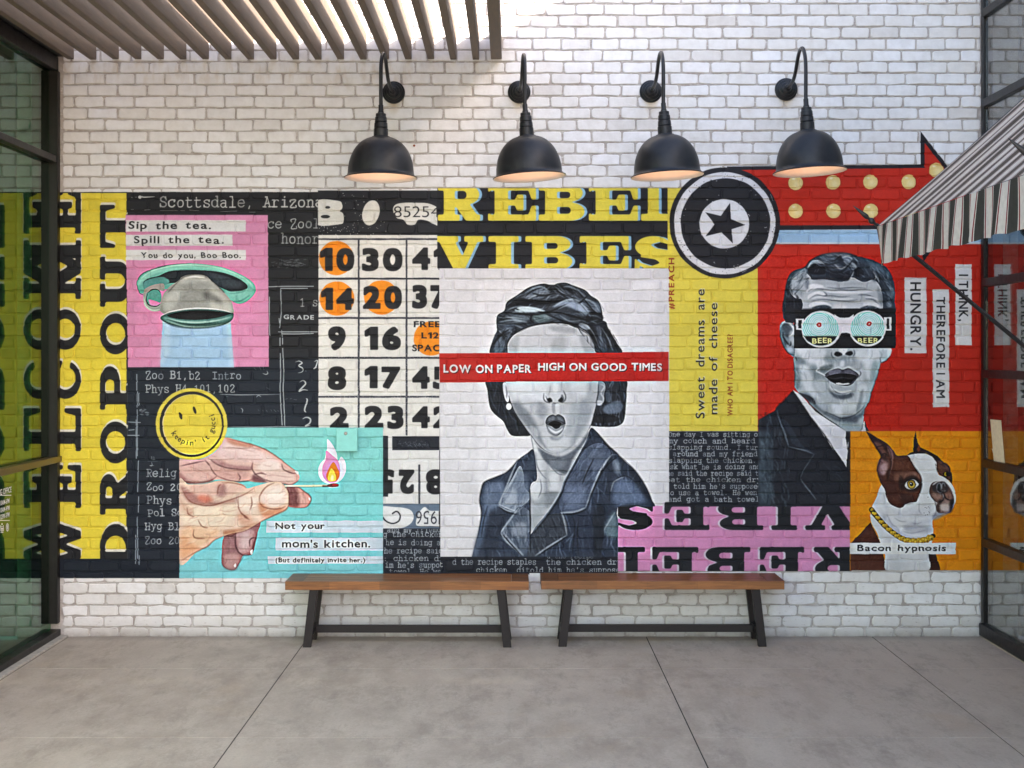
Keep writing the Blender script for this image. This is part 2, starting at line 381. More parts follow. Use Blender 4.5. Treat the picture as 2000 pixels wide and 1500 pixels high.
# ------------------------------------------------------------------ the mural itself
BLK, NAV, YEL, PNK, TRQ, RED, ORG, WHT = (40, 41, 45), (36, 44, 56), (229, 209, 78), (220, 148, 184), (128, 208, 208), (200, 52, 34), (236, 150, 20), (226, 226, 226)
SKY = (164, 198, 228)
def mural_panels():
    rect(60, 375, 860, 1129, BLK, jag=.22)
    clip([R_(60, 375, 860, 1129)]); rect(60, 700, 640, 1140, NAV, s=12); clip()
    rect(60, 1090, 352, 1129, (34, 42, 54))
    # ---- yellow panel with two columns of slab letters reading upward
    rect(60, 377, 247, 1091, YEL)
    clip([R_(60, 377, 249, 1091)])
    sh = ((232, 228, 214), 1.2, -4.5)
    for ch, a, b in (('E', 372, 456), ('M', 469, 584), ('O', 604, 683), ('C', 704, 779), ('L', 797, 881), ('E', 908, 992), ('W', 1011, 1118)):
        slab(ch, 96, a, 158, b, BLK, sh, 90, 1.8)
    for ch, a, b in (('T', 400, 484), ('U', 501, 599), ('O', 612, 692), ('P', 715, 800), ('O', 823, 905), ('R', 924, 1005), ('D', 1023, 1108)):
        slab(ch, 195, a, 256, b, BLK, sh, 90, 1.8)
    clip()
    # ---- school record typed on black
    typed("Scottsdale, Arizona", 311, 404, 632, 19, (200, 200, 198), 2.6, rough=.5)
    typed("nce Zoolo", 508, 445, 640, 17, (190, 192, 192), 2.3, rough=.4)
    typed("honors", 549, 475, 640, 18, (190, 192, 192), 2.3, rough=.4)
    strokes("256,385 258,386;264,385 267,385;270,385 276,384 282,385 302,384", 3, (175, 178, 178)); ell(273, 385, 3.2, 3.2, (200, 200, 200))
    strokes("312,411 346,411;352,411 360,411;370,410 388,411;430,413 462,412;486,414 498,414;256,409 261,409;282,410 293,409", 2.6, (180, 182, 182))
    for k in range(40):
        x, y = rng.uniform(528, 598), rng.uniform(506, 523)
        stroke([(x, y), (x + rng.uniform(2, 8), y + rng.normal(0, .8))], 1.3, (150, 156, 160), .45)
    L = (176, 182, 186)
    strokes("525,560 560,559 612,559;548,563 580,563 600,563;548,565 549,610 546,640;526,580 526,630 527,655;545,622 546,630;544,648 580,648 620,648;550,652 585,652 612,651;550,645 551,657", 1.7, L, taper=False)
    strokes("547,660 547,675;552,660 552,672;552,680 554,720 553,765 555,800 556,832;547,690 548,730 547,760 549,800 551,830", 1.8, L, taper=False)
    typed("1 st", 586, 598, 634, 15, (196, 198, 198), 2.2, rough=.7)
    text("GRADE", 554, 615, 613, 624, (190, 194, 196), .03, gap=.16, jit=.5)
    strokes("577,707 584,705 590,709 583,714 591,719 590,726 582,728;596,724 598,725;614,706 620,704 617,716 613,720 619,717", 2.3, (196, 200, 202))
    strokes("585,746 592,743 597,749 590,757 584,764 592,761 601,762;598,778 600,782 595,800 598,805;591,818 598,815 606,818 605,826 596,832 606,830", 3, (196, 200, 202))
    strokes("496,718 500,722;507,716 509,722;514,715 515,722;513,729 519,731 523,729 521,724;520,757 526,760", 1.8, (170, 176, 178))
    strokes("430,770 470,771 545,770;440,773 446,775;500,776 505,772 510,775;470,797 474,800 473,806;504,800 506,802;512,801 514,803;520,801 522,804;529,800 531,803;535,800 539,804;542,802 545,803;556,780 562,778;566,779 570,778;574,780 580,781;445,833 500,834 560,833 616,834", 1.5, (165, 172, 178))
    typed("Zoo B1,b2", 284, 740, 392, 14, (178, 184, 190), 2.1, rough=.5); typed("Intro", 414, 740, 472, 13, (160, 168, 176), 1.9, rough=.5)
    typed("Phys H4 101,102", 284, 766, 460, 14, (188, 194, 198), 2.0, rough=.5)
    for t, x0, y, x1, h in (("Relig", 285, 930, 346, 14), ("Zoo 20", 286, 957, 356, 12), ("Phys H", 286, 984, 362, 14), ("Pol Sc", 288, 1008, 358, 13), ("Hyg Bl", 283, 1034, 352, 13), ("Zoo 20", 283, 1062, 352, 13)):
        typed(t, x0, y, x1, h, (190, 196, 202), 1.9, rough=.6)
    typed("Mu", 287, 898, 303, 8, (160, 168, 175), 1.3); strokes("288,901 308,901;296,902 297,909 293,909 301,909", 1.6, (170, 178, 184))
    strokes("267,731 267,762;268,765 268,795;271,768 271,792;268,800 268,890;266,820 266,895;270,900 269,960;271,970 270,1000;268,1010 269,1090;265,1045 265,1100;272,1085 272,1102;250,824 274,825;250,850 272,850;252,840 262,839", 1.8, (150, 160, 170), taper=False)
    strokes("268,741 268,760;266,1060 266,1096;270,1052 270,1100", 3, (140, 152, 165), al=.6)
    for k in range(30):
        x, y = rng.uniform(272, 288), rng.uniform(799, 811); stroke([(x, y), (x + 3, y)], 1.6, (150, 160, 168), .5)
    # ---- pink panel: cup and saucer beaming blue light
    poly([(245, 420), (523, 420), (525, 716), (250, 717)], PNK)
    poly([(318, 616), (449, 616), (457, 717), (313, 717)], SKY)
    poly([(318, 616), (333, 616), (331, 690), (313, 716)], (190, 214, 232), s=3, al=.7); poly([(440, 616), (449, 616), (456, 715), (450, 715)], (190, 214, 232), s=2, al=.7)
    for a in ((246, 430, 480, 452), (246, 458, 454, 480), (246, 488, 480, 508)):
        rect(*a, WHT, jag=.22)
    text("Sip the tea.", 251, 432, 412, 447, (44, 44, 46), .02, gap=.13, jit=.5, space=.5)
    text("Spill the tea.", 261, 461, 437, 475, (44, 44, 46), .018, gap=.14, jit=.5, space=.5)
    text("You do you, Boo Boo.", 275, 493, 470, 504, (44, 44, 46), .02, gap=.13, jit=.3, space=.5)
    # saucer (upside down)
    D = lambda s: P(s, 3.75, 240, 360)
    clip([R_(240, 420, 525, 717)])
    blob(D("103,740 110,690 150,650 240,610 350,588 480,578 600,585 720,605 820,640 900,680 960,730 972,780 940,830 890,865 830,870 700,800 500,760 300,770 140,800"), (112, 172, 162))
    blob(D("112,745 120,700 170,655 260,618 400,595 540,592 700,612 830,655 930,715 965,775 935,745 850,690 740,645 600,620 420,620 250,650 160,700"), (150, 205, 192), .9, 1.2)
    strokes("120,700 200,640 330,602 480,588 640,600 760,628 880,680 950,740", 3, (196, 226, 216), 3.75, 240, 360, .8, .8)
    blob(D("150,720 180,690 260,670 330,640 420,630 560,628 700,640 800,668 880,710 915,750 880,785 800,790 600,720 300,730 190,780 160,760"), (52, 62, 68))
    blob(D("150,720 200,690 300,680 340,720 250,760 190,790 155,765"), (96, 152, 148), 1, 1)
    blob(D("600,640 720,650 830,690 880,735 820,760 700,740 620,700"), (70, 80, 88), .8, 2)
    strokes("330,640 420,632 560,632;640,640 760,668 850,710", 2.4, (30, 38, 42), 3.75, 240, 360, .7, .5)
    blob(D("750,790 860,780 930,760 960,790 930,830 880,862 830,868 770,830"), (128, 188, 176), 1, 1)
    strokes("800,860 870,850 930,810;780,800 860,790 900,775", 2, (70, 120, 115), 3.75, 240, 360, .6, .6)
    strokes("106,735 118,790 150,810;100,740 112,690 170,640 320,594 500,577", 1.6, (40, 84, 82), 3.75, 240, 360, .7)
    # handle
    blob(D("150,800 160,770 200,745 250,730 300,730 300,780 250,770 200,780 185,820 190,870 220,890 280,870 280,920 220,930 170,900 150,860"), (158, 160, 156))
    blob(D("172,800 200,778 240,770 275,790 280,850 240,888 200,885 170,850"), (100, 160, 152))
    blob(D("185,845 225,850 272,872 240,890 205,885"), PNK)
    stroke(D("180,800 170,850 195,885 245,893 275,875"), 2.4, (40, 42, 44), .85, taper=True); stroke(D("178,795 210,772 250,770 278,795"), 2, (40, 44, 46), .8, taper=True)
    stroke(D("152,820 165,885 215,922 275,915"), 2.4, (222, 222, 218), .8, .5, taper=True)
    # cup body
    blob(D("275,930 275,870 300,800 340,750 400,710 430,680 480,662 560,660 610,672 640,700 690,740 740,790 790,850 805,900 800,945 650,960 480,965 330,955"), (160, 161, 157))
    blob(D("640,760 720,800 790,870 795,940 700,930 640,900"), (186, 186, 180), 1, 3)
    blob(D("300,900 310,830 380,770 430,790 400,860 340,920"), (196, 197, 192), .85, 4)
    blob(D("600,780 700,830 720,870 640,850 590,820"), (112, 112, 110), .7, 3)
    blob(D("420,700 500,672 590,680 620,710 520,720 440,730"), (186, 187, 182), .9, 2)
    strokes("330,790 400,715 440,680 500,662 580,662 630,690;640,700 700,750 745,795", 2.2, (70, 72, 72), 3.75, 240, 360, .7, .5)
    strokes("450,690 520,676 600,684", 3, (226, 226, 222), 3.75, 240, 360, .8, .8)
    for k in range(46):
        x, y = rng.uniform(285, 780), rng.uniform(780, 930)
        stroke(D("%f,%f %f,%f" % (x, y, x + rng.uniform(20, 60), y - rng.uniform(-10, 20))), 1.6, rng.choice([110, 205, 190]), .3, .4, True)
    # rim and dark mouth
    blob(D("275,975 330,935 450,912 560,905 680,915 770,930 808,945 805,985 760,1020 650,1045 500,1052 380,1035 300,1005"), (74, 108, 106))
    stroke(D("278,965 340,935 470,912 600,908 720,920 800,940"), 3, (222, 222, 218), .95, taper=True)
    blob(D("330,955 450,928 600,922 730,935 790,945 700,975 560,992 430,988 350,975"), (44, 46, 50))
    blob(D("300,970 420,995 560,1000 700,985 795,960 790,985 690,1015 540,1030 400,1020 310,1000"), (108, 150, 146), .9, 1.2)
    strokes("300,975 420,1003 560,1010 700,995 790,970;320,1000 450,1038 600,1045 740,1020", 2, (190, 214, 208), 3.75, 240, 360, .8, .4)
    strokes("320,985 430,1018 560,1026 700,1008;290,990 350,1030 470,1052 620,1050 740,1030", 2.2, (36, 62, 62), 3.75, 240, 360, .8, .4)
    blob(D("360,1040 560,1060 720,1040 560,1080 420,1070"), (150, 176, 190), .5, 2)
    clip()
    # ---- bingo card
    rect(621, 372, 858, 460, (44, 46, 52)); rect(622, 459, 859, 880, (226, 223, 217))
    clip([R_(621, 372, 858, 460)])
    blob(P("440,122 600,120 632,150 630,180 612,195 638,215 640,270 610,292 440,290", 3.75, 500, 360), (222, 220, 214))
    ell(640, 405, 5, 2.6, (44, 46, 52)); ell(635.5, 423, 9, 3.4, (44, 46, 52))
    ell(724.5, 415.5, 16.5, 25, (222, 220, 214), rot=.25)
    blob(P("1003,190 1020,150 1080,135 1180,135 1260,140 1320,165 1350,200 1350,300 1300,290 1250,265 1190,260 1160,295 1110,295 1080,260 1030,245", 3.75, 500, 360), (222, 220, 214))
    text("85254", 769, 403, 858, 424, (50, 50, 54), -.008, gap=.1)
    clip()
    for k in range(90):
        x = 622 + abs(rng.normal(0, 60)); y = rng.uniform(430, 462) if rng.random() > .3 else rng.uniform(374, 462)
        ell(x, y, rng.uniform(.5, 1.4), rng.uniform(.5, 1), (200, 200, 198), .8)
    rect(622, 459, 858, 464, (226, 223, 217))
    G = (66, 68, 78)
    clip([R_(621, 460, 858, 880)])
    for cx, cy in ((657, 504), (658, 583), (745, 581), (842, 661)):
        ell(cx, cy, 34, 33.5, (242, 146, 36), wob=.008)
    for y in (467, 544, 621, 698.7, 774.7):
        rect(622, y - 1.8, 858, y + 1.8, G, jag=.25)
    for x in (700.5, 794):
        rect(x - 1.8, 467, x + 1.9, 850, G, jag=.25)
    N = (42, 42, 46)
    for t, a, b, c, d in (("10", 624, 484, 693, 530), ("30", 706, 484, 787, 530), ("41", 804, 483, 872, 528), ("14", 626, 562, 692, 606), ("20", 708, 558, 786, 604),
                          ("37", 804, 556, 876, 603), ("9", 640, 637, 676, 684), ("16", 711, 638, 784, 684), ("8", 639, 715, 677, 762), ("17", 711, 715, 783, 759),
                          ("45", 804, 715, 876, 760), ("2", 643, 794, 682, 838), ("23", 711, 792, 789, 838), ("42", 804, 793, 880, 837)):
        text(t, a + 3, b + 2.8, c - 3, d - 2.8, N, .02, gap=.17, fat=2.6)
    text("FREE", 808, 627, 860, 639, N, .03, gap=.1); text("L12", 823, 649, 857, 661, N, .03, gap=.1); text("SPACE", 805, 673, 871, 686, N, .03, gap=.08)
    clip()
    for k in range(160):                                  # chipped grid lines
        x = rng.choice([700.5, 794]) if rng.random() < .5 else rng.uniform(622, 858)
        y = rng.uniform(650, 850) if x in (700.5, 794) else rng.choice([698.7, 774.7])
        ell(x + rng.normal(0, 1.2), y + rng.normal(0, 1.2), .7, .7, (200, 200, 198), .7)
    rect(746, 851, 758, 1033, (44, 48, 58)); rect(758, 851, 858, 985, (226, 224, 222)); rect(766, 852, 858, 879, (44, 48, 58))
    rect(746, 970, 758, 985, (226, 224, 222))
    for k in range(60):
        x, y = rng.uniform(775, 835), rng.uniform(862, 872); stroke([(x, y), (x + 2, y + rng.normal(0, 2))], .9, (120, 126, 136), .6)
    clip([R_(746, 851, 858, 1033)])
    text("25", 744, 919, 807, 962, N, .02, rot=180, gap=.24, fat=2.5); text("8", 834, 919, 868, 963, N, .02, rot=180, fat=2.5)
    rect(817, 907, 821, 984, G, jag=.25)
    rect(746, 984, 858, 1032, (104, 120, 138))
    blob([(740, 992), (770, 990), (800, 995), (808, 1010), (800, 1024), (780, 1032), (740, 1030)], WHT)
    blob([(814, 1026), (815, 1008), (822, 996), (830, 990), (840, 997), (866, 1000), (866, 1026), (840, 1027)], WHT)
    stroke(P("1000,985 1030,970 1055,1000 1045,1040 1000,1058 950,1040 930,1015", 3.75, 500, 740), 3, (52, 54, 62)); 
    text("1956", 812, 998, 865, 1023, (60, 62, 72), -.005, rot=180, gap=.12)
    clip()
    rect(746, 1032, 860, 1120, (38, 43, 54))
    clip([R_(749, 1033, 860, 1122)])
    tw = (186, 192, 198)
    for t, x0, y, x1 in (("and my friend", 756, 1039, 862), ("g the chicken", 748, 1048, 866), ("he is doing and", 753, 1064, 878), ("he recipe said t", 750, 1080, 882), (": chicken dry", 748, 1095, 878), ("im he's suppose", 752, 1108, 876), ("towel. He went", 760, 1121, 880)):
        typed(t, x0, y, x1, 9.5, tw, 1.5, .8)
    clip()
    # ---- turquoise panel with the hand and the match
    rect(350, 835, 748, 1129, TRQ); clip([R_(350, 835, 748, 1129)]); rect(340, 1040, 760, 1140, (134, 208, 220), al=.6, s=10); rect(340, 825, 760, 930, (142, 214, 206), al=.6, s=8); clip()
    # ---- yellow slab words on black
    rect(854, 367, 1312, 524, (38, 39, 45))
    clip([R_(854, 367, 1320, 524)])
    bl = ((150, 196, 226), 5, 0)
    Y2 = (231, 212, 84)
    for ch, a, b in (('R', 855, 938), ('E', 953, 1047), ('B', 1052, 1142), ('E', 1150, 1246), ('L', 1252, 1330)):
        slab(ch, a, 360 if ch != 'L' else 352, b, 431, Y2, bl, 0, 1.5)
    for ch, a, b in (('V', 846, 944), ('I', 954, 1013), ('B', 1026, 1118), ('E', 1132, 1228), ('S', 1238, 1322)):
        slab(ch, a, 461, b, 527 if ch != 'S' else 530, Y2, bl, 0, 1.5)
    clip()
    rect(1304, 367, 1482, 842, (228, 208, 88))
    rect(1304, 452, 1312, 524, Y2)
    # ---- white portrait panel
    poly([(858, 524), (1307, 524), (1307.5, 1087), (860, 1087)], (226, 223, 226))
    # ---- pink upside-down words
    rect(1207, 988, 1664, 1116, (218, 146, 186))
    clip([R_(1207, 980, 1664, 1116)])
    wl = ((226, 214, 226), -4, 0)
    for ch, a, b in (('V', 1573, 1676), ('I', 1507, 1557), ('B', 1402, 1491), ('E', 1298, 1386), ('S', 1196, 1277)):
        slab(ch, a, 980, b, 1035, (38, 40, 46), wl, 180, 1.6)
    for ch, a, b in (('R', 1590, 1674), ('E', 1484, 1571), ('B', 1378, 1466), ('E', 1274, 1364), ('L', 1176, 1260)):
        slab(ch, a, 1068, b, 1127, (38, 40, 46), wl, 180, 1.6)
    clip()
    rect(1307, 842, 1483, 989, (36, 40, 50))
    clip([R_(1307, 843, 1483, 989)])
    ln = ["One day I was sitting on", "my couch and heard", "slapping sound. I turn", " around and my friend", "slapping the chicken.", "ask what he is doing and", "he said the recipe said to", "pat the chicken dry", " told him he's supposed", "to use a towel. He went", "and got a bath towel"]
    ex = [(1306, 1488), (1306, 1476), (1305, 1490), (1306, 1480), (1306, 1478), (1301, 1486), (1302, 1490), (1300, 1488), (1308, 1488), (1301, 1488), (1305, 1484)]
    for i, (t, (a, b)) in enumerate(zip(ln, ex)):
        typed(t, a, 852.5 + i * 12.65, b, 8.6, (190, 194, 198), 1.5, .85)
    clip()
    # ---- red arrow sign with bulbs, star roundel
    rect(1480, 446, 1990, 476, (166, 202, 232)); rect(1480, 446, 1990, 449, (226, 226, 230)); rect(1480, 473, 1990, 476.5, (214, 220, 228))
    rect(1480, 476.5, 1990, 843, RED)
    clip([R_(1480, 476, 1990, 843)]); rect(1480, 700, 1990, 860, (188, 46, 32), .35, 20); clip()
    poly([(1420, 325), (1798, 321), (1798, 256), (1898, 384), (1803, 512), (1799, 447), (1420, 450)], (42, 40, 46))
    poly([(1440, 332), (1806, 328), (1806, 279), (1888, 384), (1808, 492), (1806, 440), (1440, 440)], RED)
    for cx, cy in ((1554, 357), (1627, 356), (1700, 355), (1775, 355), (1829, 332), (1554, 412), (1628, 412), (1701, 412), (1776, 411)):
        ell(cx + .8, cy + 1, 15.5, 15.5, (150, 36, 24), .55, 1); ell(cx, cy, 14.2, 14.2, (238, 208, 138), wob=.015); ell(cx + 3, cy + 3, 7, 7, (250, 232, 178), .8, 3); ell(cx - 4, cy - 8, 3.4, 1.8, (255, 248, 226), .8, .6)
    rect(1660, 842, 1990, 1114, ORG); clip([R_(1660, 842, 1990, 1114)]); rect(1750, 950, 1990, 1130, (226, 138, 16), .5, 16); clip()
    # red band
    poly([(858, 690), (1306, 687), (1306, 744), (859, 747)], (190, 44, 34))
    # lettering on yellow
    text("Sweet dreams are", 1359, 565, 1376, 817, (48, 46, 44), .008, rot=90, gap=.12, shadow=((222, 218, 190), 1, -2), space=.6)
    text("made of cheese", 1385, 592, 1401, 809, (48, 46, 44), .008, rot=90, gap=.12, shadow=((222, 218, 190), 1, -2), space=.45)
    text("WHO AM I TO DISAGREE?", 1421, 653, 1431, 812, (140, 46, 30), .02, rot=90, gap=.14)
    text("#PREACH", 1306, 504, 1317, 604, (150, 52, 30), .02, rot=90, gap=.16)
    for (a, b, c, d, t, e, f, g, h) in ((1767, 542, 1810, 690, "HUNGRY.", 1778, 551, 1799, 684), (1822, 565, 1854, 795, "THEREFORE I AM", 1829, 580, 1846, 777), (1866, 516, 1898, 674, "I THINK,", 1873, 536, 1891, 627)):
        rect(a, b, c, d, (230, 228, 228), jag=.25)
        text(t, e, f, g, h, (50, 50, 54), .018, rot=-90, gap=.14, space=.3)
    # strip under the portrait
    rect(860, 1087, 1207, 1119, (36, 40, 50)); rect(748, 1117.5, 1034, 1122, (36, 40, 50))
    clip([R_(860, 1087, 1207, 1117)])
    typed("d the recipe staples", 884, 1102, 1048, 10, (190, 194, 198), 1.6, .85); typed("the chicken dry", 1066, 1102, 1216, 9, (190, 194, 198), 1.5, .85)
    typed("a the recipe", 1068, 1090, 1160, 8, (160, 166, 172), 1.2, .7)
    typed("t", 858, 1106, 866, 9); typed("chicken  ditold him he's suppose", 930, 1117.5, 1212, 9.5, (190, 194, 198), 1.5, .85)
    clip()
def roundel():
    ell(1415.5, 435, 108, 108.5, (40, 40, 46), wob=.005); ell(1415.5, 436, 99, 100, (226, 225, 228), wob=.006); ell(1417, 436, 87.5, 88, (40, 41, 47), wob=.006)
    ell(1414.7, 437, 48.6, 48.4, (224, 223, 226), wob=.006)
    o = [(1420.8, 397), (1455.8, 439), (1431, 475), (1377.7, 461), (1377, 415)]
    tip = [(1426, 396), (1456, 439), (1431.5, 475.5), (1378, 461.5), (1377.5, 414.5)]
    c = np.array([1414, 438.]); pts = []
    for i in range(5):
        a, b = np.array(tip[i]), np.array(tip[(i + 1) % 5])
        m = (a + b) / 2; pts += [tuple(a), tuple(c + (m - c) * .5)]
    poly(pts, (38, 38, 44))
    for k in range(130):
        r = rng.choice([54, 84, 90, 96]) + rng.normal(0, 4); a = rng.uniform(0, 6.28)
        x, y = 1416 + r * math.cos(a), 436 + r * math.sin(a)
        if rng.random() < .5 or r > 86: ell(x, y, rng.uniform(.4, 1.6), rng.uniform(.4, 1), (216, 216, 218) if r < 87 else (60, 60, 64), .8)
    strokes("1461,518 1468,510 1475,504;1450,532 1458,528;1500,486 1506,476 1508,470;1505,380 1510,392;1368,349 1376,343", 2.4, (222, 222, 224))
def smiley():
    ell(374, 828, 70, 70, (226, 208, 96)); ell(374, 828, 66, 66, (226, 208, 84)); ell(374, 828.5, 63, 64, (44, 44, 46)); ell(375, 829, 58, 59, (226, 210, 176)); ell(376, 829, 57.2, 58.5, (226, 206, 82))
    ell(352.5, 812, 3, 7.4, (38, 38, 40), rot=-.35); ell(380, 801, 2.9, 7.4, (38, 38, 40), rot=-.3)
    s = "keepin' it gucci"; n = len(s)
    for i, ch in enumerate(s):
        if ch == ' ': continue
        a = math.radians(148 - i * (148 + 22) / (n - 1) * 1.0)
        r = 45 if True else 0
        cx, cy = 375 + 42 * math.cos(a), 826 + 40 * math.sin(a) 
        tr, v = glyph_tris(ch, .012)
        k = 15.0; th = a - math.pi / 2
        mx = (v[:, 0].min() + v[:, 0].max()) / 2
        ca, sa = math.cos(th), math.sin(th)
        ps = []
        for t in tr:
            u, w = (t[:, 0] - mx) * k, -(t[:, 1] - .25) * k
            ps.append(np.stack([cx + u * ca - w * sa, cy + u * sa + w * ca], 1))
        rr = raster(ps)
        if rr: blend(rr[0], rr[1], rr[2], (40, 40, 42))
def strips():
    rect(520, 1017, 748, 1040, (214, 220, 232), .86, jag=.25); rect(538, 1050, 748, 1075, (214, 220, 232), .86, jag=.25); rect(523, 1086, 748, 1101, (214, 222, 234), .86, jag=.25)
    text("Not your", 538, 1020, 634, 1033, (48, 52, 62), .016, gap=.1, jit=.4, space=.4)
    text("mom's kitchen.", 551, 1054, 723, 1069, (44, 48, 58), .016, gap=.1, jit=.3, space=.4)
    text("(But definitely invite her.)", 538, 1089, 713, 1098, (44, 48, 58), .018, gap=.1, jit=.3)
    text("LOW ON PAPER", 866, 712, 1038, 728, (232, 228, 228), .035, gap=.1, jit=.5, shadow=((60, 20, 22), 1.6, 1.6))
    text("HIGH ON GOOD TIMES", 1051, 709, 1293, 724, (232, 228, 228), .035, gap=.1, jit=.5, shadow=((60, 20, 22), 1.6, 1.6))
    rect(1660, 1060, 1867, 1082, (230, 228, 224), jag=.25)
    text("Bacon hypnosis", 1675, 1064, 1848, 1076, (46, 46, 50), .018, gap=.1, space=.45)
def hatch(pts, n, w, tones, ang, ln, al=.35, s=.4):
    """dry brush streaks inside a closed outline"""
    global CLIP
    keep = CLIP
    r = raster([smooth(pts)])
    if r is None: return
    m = np.zeros((CH, CW), np.float32); x0, y0, k = r
    m[y0:y0 + k.shape[0], x0:x0 + k.shape[1]] = k
    CLIP = m if keep is None else m * keep
    a = np.array(pts); lo, hi = a.min(0), a.max(0)
    for i in range(n):
        x, y = rng.uniform(lo[0], hi[0]), rng.uniform(lo[1], hi[1])
        t = math.radians(ang + rng.normal(0, 14)); L = ln * rng.uniform(.5, 1.4)
        b = rng.normal(0, L * .12)
        dx, dy = math.cos(t) * L / 2, math.sin(t) * L / 2
        stroke([(x - dx, y - dy), (x + b * math.sin(t), y - b * math.cos(t)), (x + dx, y + dy)], w * rng.uniform(.5, 1.4), tones[rng.integers(len(tones))], al, s, True)
    CLIP = keep

